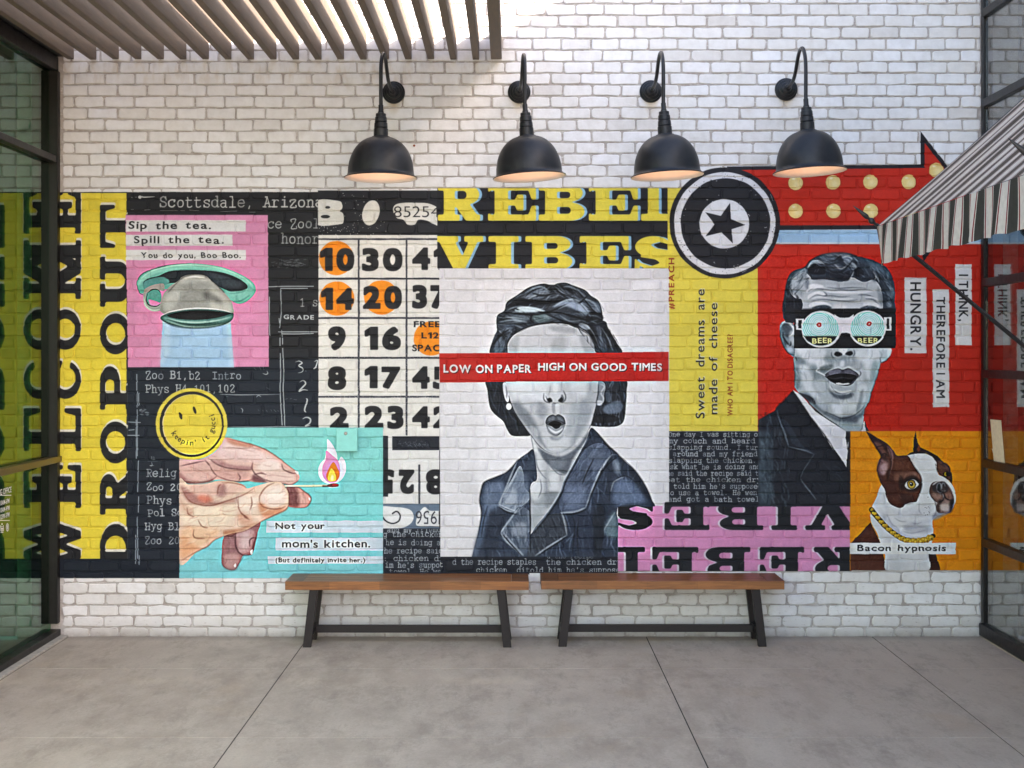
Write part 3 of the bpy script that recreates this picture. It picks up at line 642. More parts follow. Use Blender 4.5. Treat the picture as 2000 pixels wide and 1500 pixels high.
def hand():
    D = lambda s: P(s, 3.75, 240, 740)
    S = lambda s, w, c, al=.8, sf=.5: strokes(s, w, c, 3.75, 240, 740, al, sf)
    clip([R_(350, 835, 748, 1129)])
    B, SH, DK, HI = (222, 186, 176), (176, 126, 120), (108, 66, 66), (242, 224, 216)
    # lower curled fingers
    lf = D("750,1130 722,1280 728,1360 770,1395 822,1396 850,1350 885,1290 942,1288 965,1230 985,1130 1005,1040 880,1080")
    blob(lf, (158, 116, 118)); blob(D("830,1120 900,1100 960,1120 940,1230 920,1270 850,1270 835,1200"), (196, 158, 158), 1, 1.5)
    blob(D("735,1300 780,1280 850,1290 850,1340 800,1385 750,1370"), (190, 150, 148), 1, 2); blob(D("870,1140 920,1130 930,1200 900,1250 870,1230"), (222, 196, 196), .8, 3)
    hatch(lf, 60, 1.2, [(110, 72, 80), (206, 170, 170), (130, 90, 96)], 80, 16)
    S("830,1110 822,1180 835,1250 880,1290 940,1288;940,1288 960,1210 985,1130;960,1160 930,1180 930,1230;750,1140 790,1150 830,1130", 2.2, (78, 44, 50)); S("722,1280 728,1360 770,1395 822,1394 850,1350 885,1295", 1.8, (96, 58, 62))
    blob(D("930,1262 948,1250 950,1280 936,1286"), (240, 232, 232)); blob(D("812,1365 826,1350 830,1370 820,1380"), (240, 232, 230))
    # finger behind the match
    fb = D("1200,795 1280,793 1330,825 1374,862 1374,900 1335,940 1250,940 1205,920")
    blob(fb, (212, 166, 156)); blob(D("1200,800 1270,800 1290,930 1205,920"), (128, 82, 82), .9, 2); hatch(fb, 30, 1.2, [(150, 100, 96), (236, 208, 200)], 85, 14)
    S("1200,795 1280,793 1330,825 1374,862 1374,900 1335,940 1250,940", 1.8, (92, 56, 54)); blob(D("1360,868 1372,872 1372,890 1362,884"), (240, 228, 224))
    # back of the hand and index finger
    up = D("740,432 860,458 1000,498 1100,550 1200,625 1280,685 1290,735 1230,778 1180,768 1050,760 960,755 900,745 800,752 700,735 600,758 480,765 425,735 405,690 405,590 560,590 680,530")
    blob(up, B); 
    for q, c, a, s in (("740,470 900,480 1040,540 1150,610 1120,650 960,600 800,590 700,560", (232, 206, 202), .9, 3), ("760,440 880,465 960,490 900,500 800,480", (190, 140, 122), .9, 2),
                       ("960,660 1100,640 1230,690 1270,730 1180,760 1040,745 960,720", (228, 200, 190), .9, 3), ("980,640 1060,590 1150,620 1150,660 1040,680", (242, 222, 214), .8, 3),
                       ("950,700 1010,720 1050,755 980,755 945,740", (120, 84, 88), .9, 2), ("620,620 760,650 900,670 940,690 930,720 820,745 700,730 650,690", (206, 164, 156), .9, 3),
                       ("420,610 560,600 640,630 670,690 620,740 480,755 430,720", (220, 180, 172), .9, 3), ("410,680 480,740 600,750 660,720 640,760 480,768 410,740", (156, 106, 104), .8, 2.5),
                       ("640,600 700,630 820,660 940,665 930,640 800,630 700,600", (160, 116, 120), .7, 2), ("720,530 860,560 1000,590 1000,610 840,600 700,580", (224, 192, 190), .7, 3)):
        blob(D(q), c, a, s)
    hatch(up, 150, 1.3, [(170, 122, 118), (240, 222, 216), (200, 156, 148)], 12, 16, .3)
    S("640,590 690,625 760,650 860,662 940,664;640,640 660,680 690,710;690,710 640,745 560,762 470,760 425,735;690,710 760,738 830,752 900,748 950,735;950,610 945,660 975,700 1030,735;1030,735 1100,755 1180,770 1240,772 1288,740;1160,620 1180,665 1240,690 1282,690;1050,700 1010,690 960,700;840,690 860,720 850,745;410,640 500,620 600,600;640,640 625,620 600,595", 2, (96, 62, 64), .75)
    S("740,432 860,458 1000,498 1100,550 1200,625 1285,690", 1.8, (130, 82, 70), .8); blob(D("1255,672 1286,682 1284,700 1270,694"), (244, 236, 232))
    S("760,500 860,510 980,540;900,560 1000,560;1080,700 1180,715 1250,720;700,680 780,700 860,705;470,640 540,660 600,690", 1.6, (188, 142, 136), .6)
    # palm, thumb
    lo = D("405,765 480,772 600,770 700,745 800,750 880,775 908,800 960,788 1040,765 1110,752 1165,765 1205,815 1216,880 1200,950 1120,992 1020,1040 900,1108 800,1130 740,1150 670,1180 620,1225 540,1265 405,1340")
    blob(lo, (232, 206, 188))
    for q, c, a, s in (("420,780 520,830 600,880 700,900 800,880 900,850 820,920 700,930 560,925 470,890", (160, 108, 104), .75, 3), ("480,780 700,760 850,770 900,800 780,850 640,860 540,850", (222, 184, 172), .9, 3),
                       ("560,850 640,860 660,890 600,905 550,880", (214, 128, 108), .8, 3), ("430,940 640,940 820,900 820,1000 720,1080 560,1080 440,1050", (240, 222, 200), .9, 5),
                       ("430,1100 600,1090 720,1110 620,1200 520,1260 420,1310", (236, 196, 162), .9, 4), ("430,1150 500,1200 560,1240 480,1290 420,1320", (226, 160, 120), .6, 4),
                       ("830,870 940,850 1000,860 960,960 900,1020 850,960", (244, 226, 212), .8, 4), ("1010,880 1030,820 1110,775 1170,790 1200,850 1190,910 1100,935 1030,915", (236, 212, 200), 1, 1.5),
                       ("1040,850 1110,795 1160,810 1180,860 1120,890 1060,890", (248, 234, 224), .8, 4), ("1000,900 1080,950 1180,940 1200,950 1100,1000 1030,1010 1000,960", (214, 152, 120), .9, 3),
                       ("860,960 940,1010 960,1060 880,1080 840,1020", (206, 150, 126), .6, 4), ("740,1110 880,1090 1000,1040 900,1100 760,1145", (170, 108, 80), .7, 2),
                       ("700,770 760,790 740,860 690,850", (156, 112, 112), .6, 3), ("420,860 460,920 520,960 500,1010 430,960", (196, 150, 130), .5, 4)):
        blob(D(q), c, a, s)
    hatch(lo, 200, 1.4, [(206, 150, 126), (248, 236, 220), (222, 178, 150), (180, 120, 104)], -20, 18, .28)
    S("430,790 455,850 500,900 580,925 660,925 740,900 830,870 900,840 960,800;905,800 870,775 800,762 720,760;690,850 700,790 720,770;1000,900 1005,850 1050,790 1110,760;1000,900 1020,930 1080,950 1150,950 1195,930;1165,765 1205,815 1216,880 1200,950 1120,992 1020,1040 900,1108 740,1150;740,1150 670,1180 620,1225 540,1265 420,1335;840,880 850,950 890,1010 930,1030;940,860 945,910 930,960;520,1100 520,1160 600,1170;550,1030 580,1080 620,1090;470,940 480,990 520,1010;870,980 900,1010 920,1020", 1.9, (128, 78, 64), .7)
    S("420,870 440,930 470,960 560,930;700,960 770,970 860,950;600,1130 640,1150 600,1200", 1.8, (210, 166, 146), .6)
    # match and flame
    D2 = lambda s: P(s, 3.75, 500, 740)
    stroke(D2("215,783 400,782 540,780"), 3.4, (226, 222, 196), 1); stroke(D2("215,792 400,791 540,788"), 1, (110, 100, 80), .9); stroke(D2("490,785 540,784"), 3, (52, 44, 42), .8, .6)
    poly(smooth(D2("455,665 470,620 500,585 512,545 520,500 522,440 560,480 590,540 602,600 625,568 655,612 657,680 625,738 570,768 505,762 465,720")), (232, 230, 240))
    blob(D2("513,525 560,560 598,595 614,650 612,710 580,758 525,755 488,705 488,640 512,585"), (228, 160, 200))
    blob(D2("567,608 600,660 612,700 590,745 540,752 512,715 530,660"), (226, 138, 34)); blob(D2("553,655 582,700 584,742 545,752 525,735 532,695"), (240, 214, 90)); blob(D2("558,700 572,725 560,745 545,735"), (250, 240, 190), .8, 1)
    blob(D2("520,778 560,765 600,768 604,785 580,794 530,790"), (120, 34, 34)); blob(D2("560,772 590,770 595,778 565,782"), (176, 50, 50)); strokes("530,792 560,795 598,790", 1.4, (230, 220, 220), 3.75, 500, 740)
    clip()

def woman():
    global SOFT
    SOFT = .55
    A = lambda s: P(s, 4, 850, 360)
    B = lambda s: P(s, 4, 850, 735)
    SA = lambda s, w, c, al=.8, sf=.4: strokes(s, w, c, 4, 850, 360, al, sf)
    SB = lambda s, w, c, al=.8, sf=.4: strokes(s, w, c, 4, 850, 735, al, sf)
    clip([[(858, 524), (1307, 524), (1307, 689), (858, 689)], [(858, 746), (1307, 744), (1307, 989), (1207, 989), (1207, 1087), (858, 1087)]])
    # long hair falling behind the face
    hr = A("430,1325 440,1250 480,1150 520,1090 700,1040 1000,1040 1300,1060 1350,1120 1400,1210 1455,1320 1455,1400 430,1400")
    blob(hr, (50, 54, 62))
    hl = B("400,20 408,110 425,230 460,290 530,350 560,410 600,462 690,466 745,455 700,380 650,300 600,200 560,20")
    poly(smooth(hl), (48, 52, 60))
    hrr = B("1250,20 1480,20 1496,110 1490,220 1478,330 1450,375 1380,395 1220,386 1210,350 1250,200")
    poly(smooth(hrr), (46, 50, 58))
    hatch(hl, 70, 1.6, [(20, 22, 26), (92, 104, 118), (30, 34, 40)], 75, 34, .5)
    hatch(hrr, 110, 1.8, [(20, 22, 26), (104, 116, 132), (34, 38, 44), (150, 160, 172)], 85, 30, .5)
    blob(B("1330,130 1360,110 1375,190 1340,200"), (90, 100, 112), .8, 2); blob(B("1340,220 1430,190 1470,230 1440,280 1340,290 1310,260"), (120, 132, 148), .8, 3); blob(B("1240,310 1360,300 1440,330 1380,360 1240,360"), (30, 32, 38), .8, 2)
    # face
    fc = [(p[0], p[1]) for p in A("565,1320 572,1235 640,1155 770,1105 950,1085 1100,1110 1195,1165 1235,1225 1262,1320")] + \
         [(p[0], p[1]) for p in B("1275,40 1275,130 1245,270 1200,420 1120,530 1040,590 960,616 870,590 800,530 740,450 680,365 620,270 575,150 548,40")]
    blob(fc, (196, 198, 202))
    for q, c, a, s in (("640,1200 780,1130 1000,1120 1160,1190 1210,1300 620,1310", (206, 206, 210), .9, 5), ("880,1110 990,1100 1100,1130 1080,1160 940,1150", (160, 162, 166), .8, 4),
                       ("930,1200 1010,1190 1010,1310 900,1310", (168, 170, 174), .6, 5), ("1130,1180 1230,1230 1255,1310 1170,1310", (150, 152, 158), .6, 4), ("580,1240 650,1180 640,1300 575,1310", (160, 164, 168), .6, 4)):
        blob(A(q), c, a, s)
    for q, c, a, s in (("590,40 900,40 870,110 620,120", (214, 216, 220), .9, 5), ("600,60 860,60 850,190 700,180 610,150", (222, 224, 228), .8, 6), ("600,200 700,240 800,400 840,540 760,440 650,320", (122, 128, 136), .8, 5),
                       ("770,200 850,210 880,280 830,330 790,280", (146, 150, 158), .7, 5), ("1060,60 1180,50 1190,140 1100,160", (214, 216, 220), .8, 5), ("1130,200 1230,180 1220,300 1150,430 1060,540 1090,400", (150, 156, 164), .75, 6),
                       ("1080,200 1130,230 1080,420 1030,460 1040,330", (170, 176, 182), .7, 5), ("1190,60 1265,60 1260,200 1200,260", (176, 180, 186), .7, 4), ("850,440 940,490 1040,470 1010,540 930,580 860,540", (206, 208, 212), .8, 5),
                       ("700,160 800,190 780,270 700,240", (198, 200, 206), .7, 5), ("820,480 860,560 940,600 1040,570 1100,500 1040,560 950,596 880,570", (110, 116, 124), .7, 3), ("740,380 800,420 800,480 760,440", (208, 210, 214), .6, 3)):
        blob(B(q), c, a, s)
    # nose
    blob(B("900,60 975,60 990,130 1010,190 950,205 880,200 860,150"), (206, 208, 212), .9, 3); blob(B("920,60 960,60 955,120 925,130"), (226, 228, 230), .9, 3)
    blob(B("862,150 880,200 900,205 875,170"), (90, 94, 100), .8, 1.5); blob(B("990,140 1010,180 990,205 975,190"), (92, 96, 104), .8, 1.5)
    blob(B("875,178 900,168 915,195 890,198"), (34, 34, 38), 1, .5); blob(B("960,190 985,165 998,180 985,200"), (34, 34, 38), 1, .5)
    SB("850,130 848,175 870,200 900,205;1000,110 1018,150 1015,185 990,206;920,205 940,212 965,205", 1.8, (50, 52, 58)); SB("900,70 895,120 880,150;975,60 985,110", 2, (150, 154, 160), .6, .8)
    blob(B("912,215 935,215 935,285 915,280"), (150, 154, 160), .7, 2); blob(B("940,215 965,215 970,285 945,285"), (216, 218, 222), .8, 2)
    # mouth
    blob(B("862,365 875,320 915,298 940,305 965,296 1005,320 1018,370 990,385 940,395 890,385"), (88, 92, 98)); blob(B("885,330 915,312 935,320 930,345 890,355"), (120, 126, 134), .8, 1.5); blob(B("955,315 985,325 1000,355 965,345"), (120, 126, 134), .8, 1.5)
    blob(B("865,375 890,385 940,405 990,385 1015,375 1000,420 970,455 940,462 905,445 880,415"), (140, 144, 150)); blob(B("880,395 905,430 945,448 985,425 1000,400 970,420 940,428 905,410"), (214, 216, 220), .9, 1)
    blob(B("885,370 915,350 945,348 985,365 975,395 945,410 915,395"), (26, 24, 28)); SB("862,368 900,350 940,345 985,352 1018,372", 1.6, (40, 40, 46))
    SB("870,380 885,430 930,462 960,458 1000,420", 1.5, (80, 84, 92)); blob(B("900,470 960,480 1000,465 960,500 910,495"), (130, 134, 142), .6, 3)
    # ears, earring
    blob(B("528,60 550,50 570,110 575,190 555,195 535,140"), (206, 208, 214)); SB("530,60 527,110 545,185;552,70 560,130 556,170", 1.5, (70, 76, 84)); ell(850 + 575 / 4, 735 + 235 / 4, 5.5, 6.6, (216, 218, 222)); ell(850 + 578 / 4, 735 + 238 / 4, 3, 4, (236, 238, 240), .9, .6)
    SB("555,210 550,240 565,262 590,262 600,240", 1.3, (80, 84, 92))
    blob(B("1275,40 1320,50 1330,90 1320,140 1315,200 1270,225 1260,200 1270,130"), (140, 146, 154)); SB("1290,60 1320,80 1295,130 1315,170 1300,215 1268,222", 2.4, (200, 204, 210)); SB("1275,60 1272,140 1255,210", 2, (60, 66, 74)); blob(B("1265,190 1300,190 1305,215 1275,228"), (206, 210, 216), .9, 1)
    # outline of the jaw
    SB("575,150 620,270 680,365 740,450 800,530 870,590 960,616 1040,590 1120,530 1200,420 1245,270 1272,140", 1.7, (54, 58, 66), .8)
    # swept-up braid on top of the head
    A2 = "480,1110 478,1060 490,1018 540,985 560,920 640,865 720,810 790,785 850,775 915,788 960,772 1020,768 1080,790 1170,825 1215,868 1272,905 1295,955 1306,1010 1302,1080 1230,1085 1110,1120 1000,1080 860,1085 740,1110 640,1160 560,1230 560,1330 430,1330 445,1230 480,1150"
    tp = A(A2); poly(smooth(tp), (64, 70, 78))
    blob(A("1090,1085 1200,1085 1320,1095 1370,1160 1420,1240 1455,1320 1265,1320 1240,1225 1190,1160"), (48, 52, 60))
    for q, c, a, s in (("700,870 760,820 850,800 900,850 830,890 720,900", (120, 130, 142), .8, 3), ("620,980 680,950 780,960 860,990 760,1000 660,1000", (176, 192, 200), .9, 2), ("970,820 1040,840 1080,890 1000,860", (150, 162, 176), .8, 2.5),
                       ("910,960 1000,910 1100,890 1180,950 1220,1030 1100,980 1000,950", (140, 152, 168), .9, 3), ("1080,880 1160,900 1250,920 1290,960 1280,1020 1200,960", (120, 132, 146), .8, 3), ("860,790 950,790 940,830 900,850", (40, 44, 50), .8, 2),
                       ("930,790 1080,800 1110,830 1060,870 980,830", (34, 38, 44), .9, 2), ("500,1030 560,1015 600,1050 530,1070", (34, 38, 44), .8, 2), ("600,1030 700,1010 740,1050 640,1080", (110, 122, 132), .7, 2.5),
                       ("760,1020 880,1010 900,1060 790,1075", (120, 140, 142), .7, 3), ("1200,1000 1300,1010 1300,1075 1180,1080", (30, 34, 40), .85, 2), ("880,1030 1000,1020 1060,1070 960,1080", (88, 98, 108), .7, 3),
                       ("570,940 680,900 840,910 1000,905 820,940 640,960", (30, 34, 40), .85, 2), ("530,1120 590,1090 620,1110 560,1200", (96, 108, 122), .7, 3), ("470,1250 520,1190 540,1280 470,1310", (110, 122, 136), .7, 3),
                       ("1260,1130 1290,1120 1340,1280 1300,1300", (110, 120, 134), .7, 3), ("1190,1140 1230,1130 1300,1300 1270,1310", (28, 30, 36), .8, 2), ("1120,1095 1180,1090 1210,1130 1160,1130", (180, 190, 200), .8, 2)):
        blob(A(q), c, a, s)
    hatch(A("480,1110 480,1020 640,990 1000,1000 1300,1010 1300,1080 1100,1110 860,1085 700,1110 560,1200"), 130, 1.7, [(22, 24, 28), (130, 142, 154), (40, 44, 52), (170, 180, 190)], 8, 32, .5)
    hatch(A("560,960 720,820 900,790 1000,900 800,980"), 90, 1.6, [(22, 24, 28), (150, 160, 172), (40, 44, 52)], -25, 26, .5)
    hatch(A("900,800 1080,790 1290,930 1300,1010 1100,950"), 110, 1.6, [(22, 24, 28), (150, 160, 172), (44, 48, 56)], 35, 28, .5)
    hatch(A("440,1320 480,1150 640,1130 560,1220 550,1320"), 60, 1.5, [(20, 22, 26), (120, 130, 144)], -65, 22, .5)
    hatch(A("1110,1100 1330,1100 1450,1310 1270,1310"), 80, 1.6, [(20, 22, 26), (140, 150, 164), (34, 38, 44)], 62, 30, .5)
    SA("545,985 640,970 760,975 860,1000 1000,950 1100,885;560,960 640,900 760,905 900,915 1020,900;915,788 980,850 1080,890 1200,1010;1080,790 1150,880 1250,1000 1300,1010;700,880 760,830 850,800;490,1018 600,1005 760,1020 950,1000 1200,1060;640,1160 740,1110 860,1085 1000,1080 1110,1118 1200,1170;760,1010 745,1060 770,1080", 2.4, (22, 24, 28), .85)
    SA("640,960 740,985 840,990;720,900 800,860 900,850;940,940 1040,900 1120,930 1200,1020;980,830 1060,860;1120,1090 1180,1100 1240,1170 1290,1290;1300,1120 1350,1200 1390,1300;500,1040 600,1040 700,1050", 1.7, (196, 206, 214), .6)
    SA("560,985 640,955 740,965 840,985;600,1000 700,990 800,1000;930,955 1000,915 1090,900 1160,950 1215,1035;960,975 1040,940 1110,960 1180,1020;700,850 760,815 830,800 900,840;1000,800 1060,800 1120,830;1150,890 1230,920 1280,985;500,1075 600,1060 720,1075", 3.4, (176, 190, 202), .55, .8)
    SA("640,930 760,925 900,930 1000,900;560,1010 480,1080;860,1010 980,1060 1100,1100;1000,1010 1100,1040 1230,1075;1190,870 1120,930 1080,900;760,850 850,870 940,850;450,1260 500,1190 580,1130;1340,1130 1400,1240 1430,1310", 3.6, (16, 18, 22), .7, .8)
    blob(A("640,965 700,955 780,968 830,985 760,992 680,988"), (206, 220, 226), .85, 2); blob(A("1010,925 1080,905 1130,935 1180,1000 1120,985 1050,950"), (160, 172, 190), .8, 3)
    # neck
    nk = B("748,470 765,560 790,680 800,800 745,870 742,1000 742,1210 765,1215 880,1060 970,920 1010,810 1100,640 1200,480 1215,400 1100,540 1000,600 900,600 800,540")
    blob(nk, (188, 190, 194))
    for q, c, a, s in (("800,560 880,600 980,625 1100,560 1200,430 1180,500 1080,640 1030,760 960,740 900,700 840,640", (92, 98, 108), .85, 3), ("880,640 960,650 1020,640 1010,700 930,720", (130, 136, 144), .7, 4),
                       ("770,560 820,600 850,760 850,900 800,940 790,760", (206, 208, 212), .8, 5), ("855,760 880,760 880,900 850,900", (150, 154, 162), .6, 4), ("900,770 960,760 960,880 900,900", (216, 218, 222), .8, 5), ("760,480 790,540 800,600 770,560", (216, 218, 220), .9, 2),
                       ("850,910 960,900 960,930 900,1020 850,1010", (128, 134, 140), .8, 4), ("745,940 850,920 860,1040 780,1190 745,1190", (160, 166, 172), .7, 5), ("745,850 800,820 820,900 810,960 760,960", (214, 216, 220), .8, 4)):
        blob(B(q), c, a, s)
    SB("750,480 790,680 830,760 870,800;820,800 830,880 805,950;885,800 900,860;740,870 790,810;900,700 960,760 1020,770;742,870 742,1215", 1.7, (76, 82, 92), .6)
    # coat
    cl = B("765,570 720,600 650,650 560,745 480,782 385,825 360,880 346,970 360,1070 340,1200 315,1300 290,1395 284,1412 300,1425 760,1425 750,1395 745,1215 742,870 795,800 780,640")
    cr = B("1215,405 1260,430 1300,480 1350,540 1430,612 1500,680 1560,735 1640,850 1690,960 1700,1025 1425,1025 1425,1408 700,1408 760,1215 880,1060 970,920 1010,810 1100,650 1180,500")
    poly(smooth(cl), (66, 76, 92)); poly(smooth(cr), (58, 68, 84))
    hatch(cl, 150, 2.2, [(40, 46, 58), (132, 146, 166), (60, 70, 86), (156, 168, 186)], 85, 34, .4, 1)
    hatch(cr, 260, 2.4, [(36, 42, 54), (120, 134, 154), (56, 64, 80), (146, 158, 178)], 85, 40, .4, 1)
    for q, c, a, s in (("400,850 520,820 540,900 500,1000 400,1060 370,960", (126, 140, 162), .7, 6), ("370,1080 400,1010 420,1100 380,1250 330,1390 300,1390", (112, 128, 150), .6, 5), ("420,1080 560,1090 520,1200 470,1390 380,1390", (54, 62, 76), .7, 6),
                       ("1330,640 1400,700 1440,780 1380,960 1320,1000 1340,820", (56, 64, 78), .8, 5), ("1400,820 1500,800 1600,880 1640,980 1560,1000 1400,1000", (116, 130, 154), .8, 8), ("1390,640 1440,680 1440,760 1400,740", (150, 160, 172), .7, 4),
                       ("1500,700 1560,740 1680,950 1640,940 1560,820", (44, 50, 62), .7, 4), ("1050,860 1200,830 1280,740 1200,980 1060,1000", (110, 122, 146), .7, 8), ("1080,1100 1240,1080 1240,1380 1100,1390", (56, 64, 80), .7, 6),
                       ("1240,1060 1300,1000 1330,1100 1290,1390 1240,1390", (36, 42, 52), .8, 5), ("1320,1180 1400,1050 1425,1200 1420,1260 1330,1240", (122, 140, 148), .8, 6), ("780,1200 900,1100 1000,1130 1010,1230 860,1330 780,1290", (66, 70, 78), .8, 5),
                       ("560,1240 640,1180 720,1200 720,1380 660,1380", (150, 158, 172), .5, 8), ("620,1100 720,1060 730,1190 600,1200", (110, 120, 134), .7, 6), ("770,600 780,640 780,760 700,860 640,960 600,900 680,740", (70, 80, 96), .8, 5),
                       ("1160,600 1250,520 1330,560 1290,640 1180,700", (58, 66, 82), .8, 5), ("1060,720 1160,660 1200,720 1100,840", (92, 104, 126), .7, 6)):
        blob(B(q), c, a, s)
    # lapels
    ll = B("660,700 600,800 545,890 500,990 520,1015 640,1060 660,1030 720,980 745,930 700,860 690,760")
    poly(smooth(ll), (140, 150, 164)); hatch(ll, 60, 2, [(96, 106, 122), (190, 198, 208), (120, 130, 146)], -60, 26, .5, 1)
    blob(B("640,800 700,760 740,860 690,960 620,960"), (112, 124, 142), .6, 5); blob(B("560,940 620,880 640,960 600,1010 540,1000"), (176, 184, 196), .7, 4)
    ll2 = B("650,1020 740,1060 745,1190 720,1240 690,1400 600,1330 515,1220 580,1130"); poly(smooth(ll2), (96, 106, 120)); hatch(ll2, 60, 2, [(60, 68, 82), (160, 168, 180)], 80, 26, .45, 1)
    blob(B("630,1150 700,1140 720,1200 680,1250 600,1230"), (186, 192, 202), .5, 6)
    rl = B("1090,670 1180,560 1290,520 1370,590 1330,680 1250,800 1210,920 1175,1020 1090,1050 990,1060 975,950 1000,850 1040,760")
    poly(smooth(rl), (90, 100, 118)); hatch(rl, 120, 2.2, [(52, 60, 74), (140, 152, 174), (74, 84, 102)], -55, 34, .45, 1)
    blob(B("1010,860 1120,850 1180,880 1150,990 1030,1030"), (134, 146, 170), .6, 8); blob(B("1180,640 1290,580 1330,620 1250,740"), (110, 120, 138), .6, 6)
    rl2 = B("980,1070 1010,1100 1030,1230 900,1300 800,1400 720,1400 770,1215 880,1090"); poly(smooth(rl2), (70, 76, 86)); hatch(rl2, 80, 2, [(44, 50, 60), (104, 112, 122)], 70, 26, .45, 1)
    SB("650,640 590,780 545,890 490,1005;490,1005 560,1045 640,1062;640,1062 745,960;655,1025 560,1150 512,1222;512,1222 560,1290 690,1402;780,1402 900,1320 1030,1240;1030,1240 1010,1130 985,1060;980,1065 1090,1058 1175,1025;1175,1025 1240,850 1310,700 1380,610;760,1215 880,1060 970,915 1010,810 1100,640 1200,470;1380,610 1430,612", 3.6, (176, 184, 194), .75, .5)
    SB("500,1020 560,1060 640,1080;525,1235 600,1320 680,1405;800,1404 910,1330 1035,1250;990,1080 1100,1070 1180,1040;1190,1020 1250,860 1330,710 1430,622;1435,612 1350,540 1270,445;770,1225 890,1075 985,920 1025,810 1115,650 1205,500;1310,690 1290,760 1200,960;740,880 742,1060 745,1400;1240,640 1180,760 1150,840;1010,1100 1035,1240", 2.2, (26, 30, 38), .85, .5)
    SB("765,570 650,650 560,745 480,782 385,825 360,880 346,970 360,1070 340,1200 315,1300 285,1408;1260,430 1350,540 1430,612 1560,735 1640,850 1690,960 1700,1020;1360,1000 1370,880 1420,800 1500,780 1600,860;1060,1080 1090,1150 1080,1300 1070,1400;1310,1170 1310,1250 1290,1400;1120,1100 1110,1250 1120,1400;410,1010 380,1120 360,1260", 1.8, (34, 40, 50), .8, .4)
    SB("1370,900 1400,820 1480,785;1405,1060 1360,1130 1320,1200;530,1215 600,1300 690,1395;500,1000 580,1035 650,1055;1250,800 1300,720 1360,640;660,700 610,800 540,930", 2, (206, 212, 220), .6, .6)
    clip()

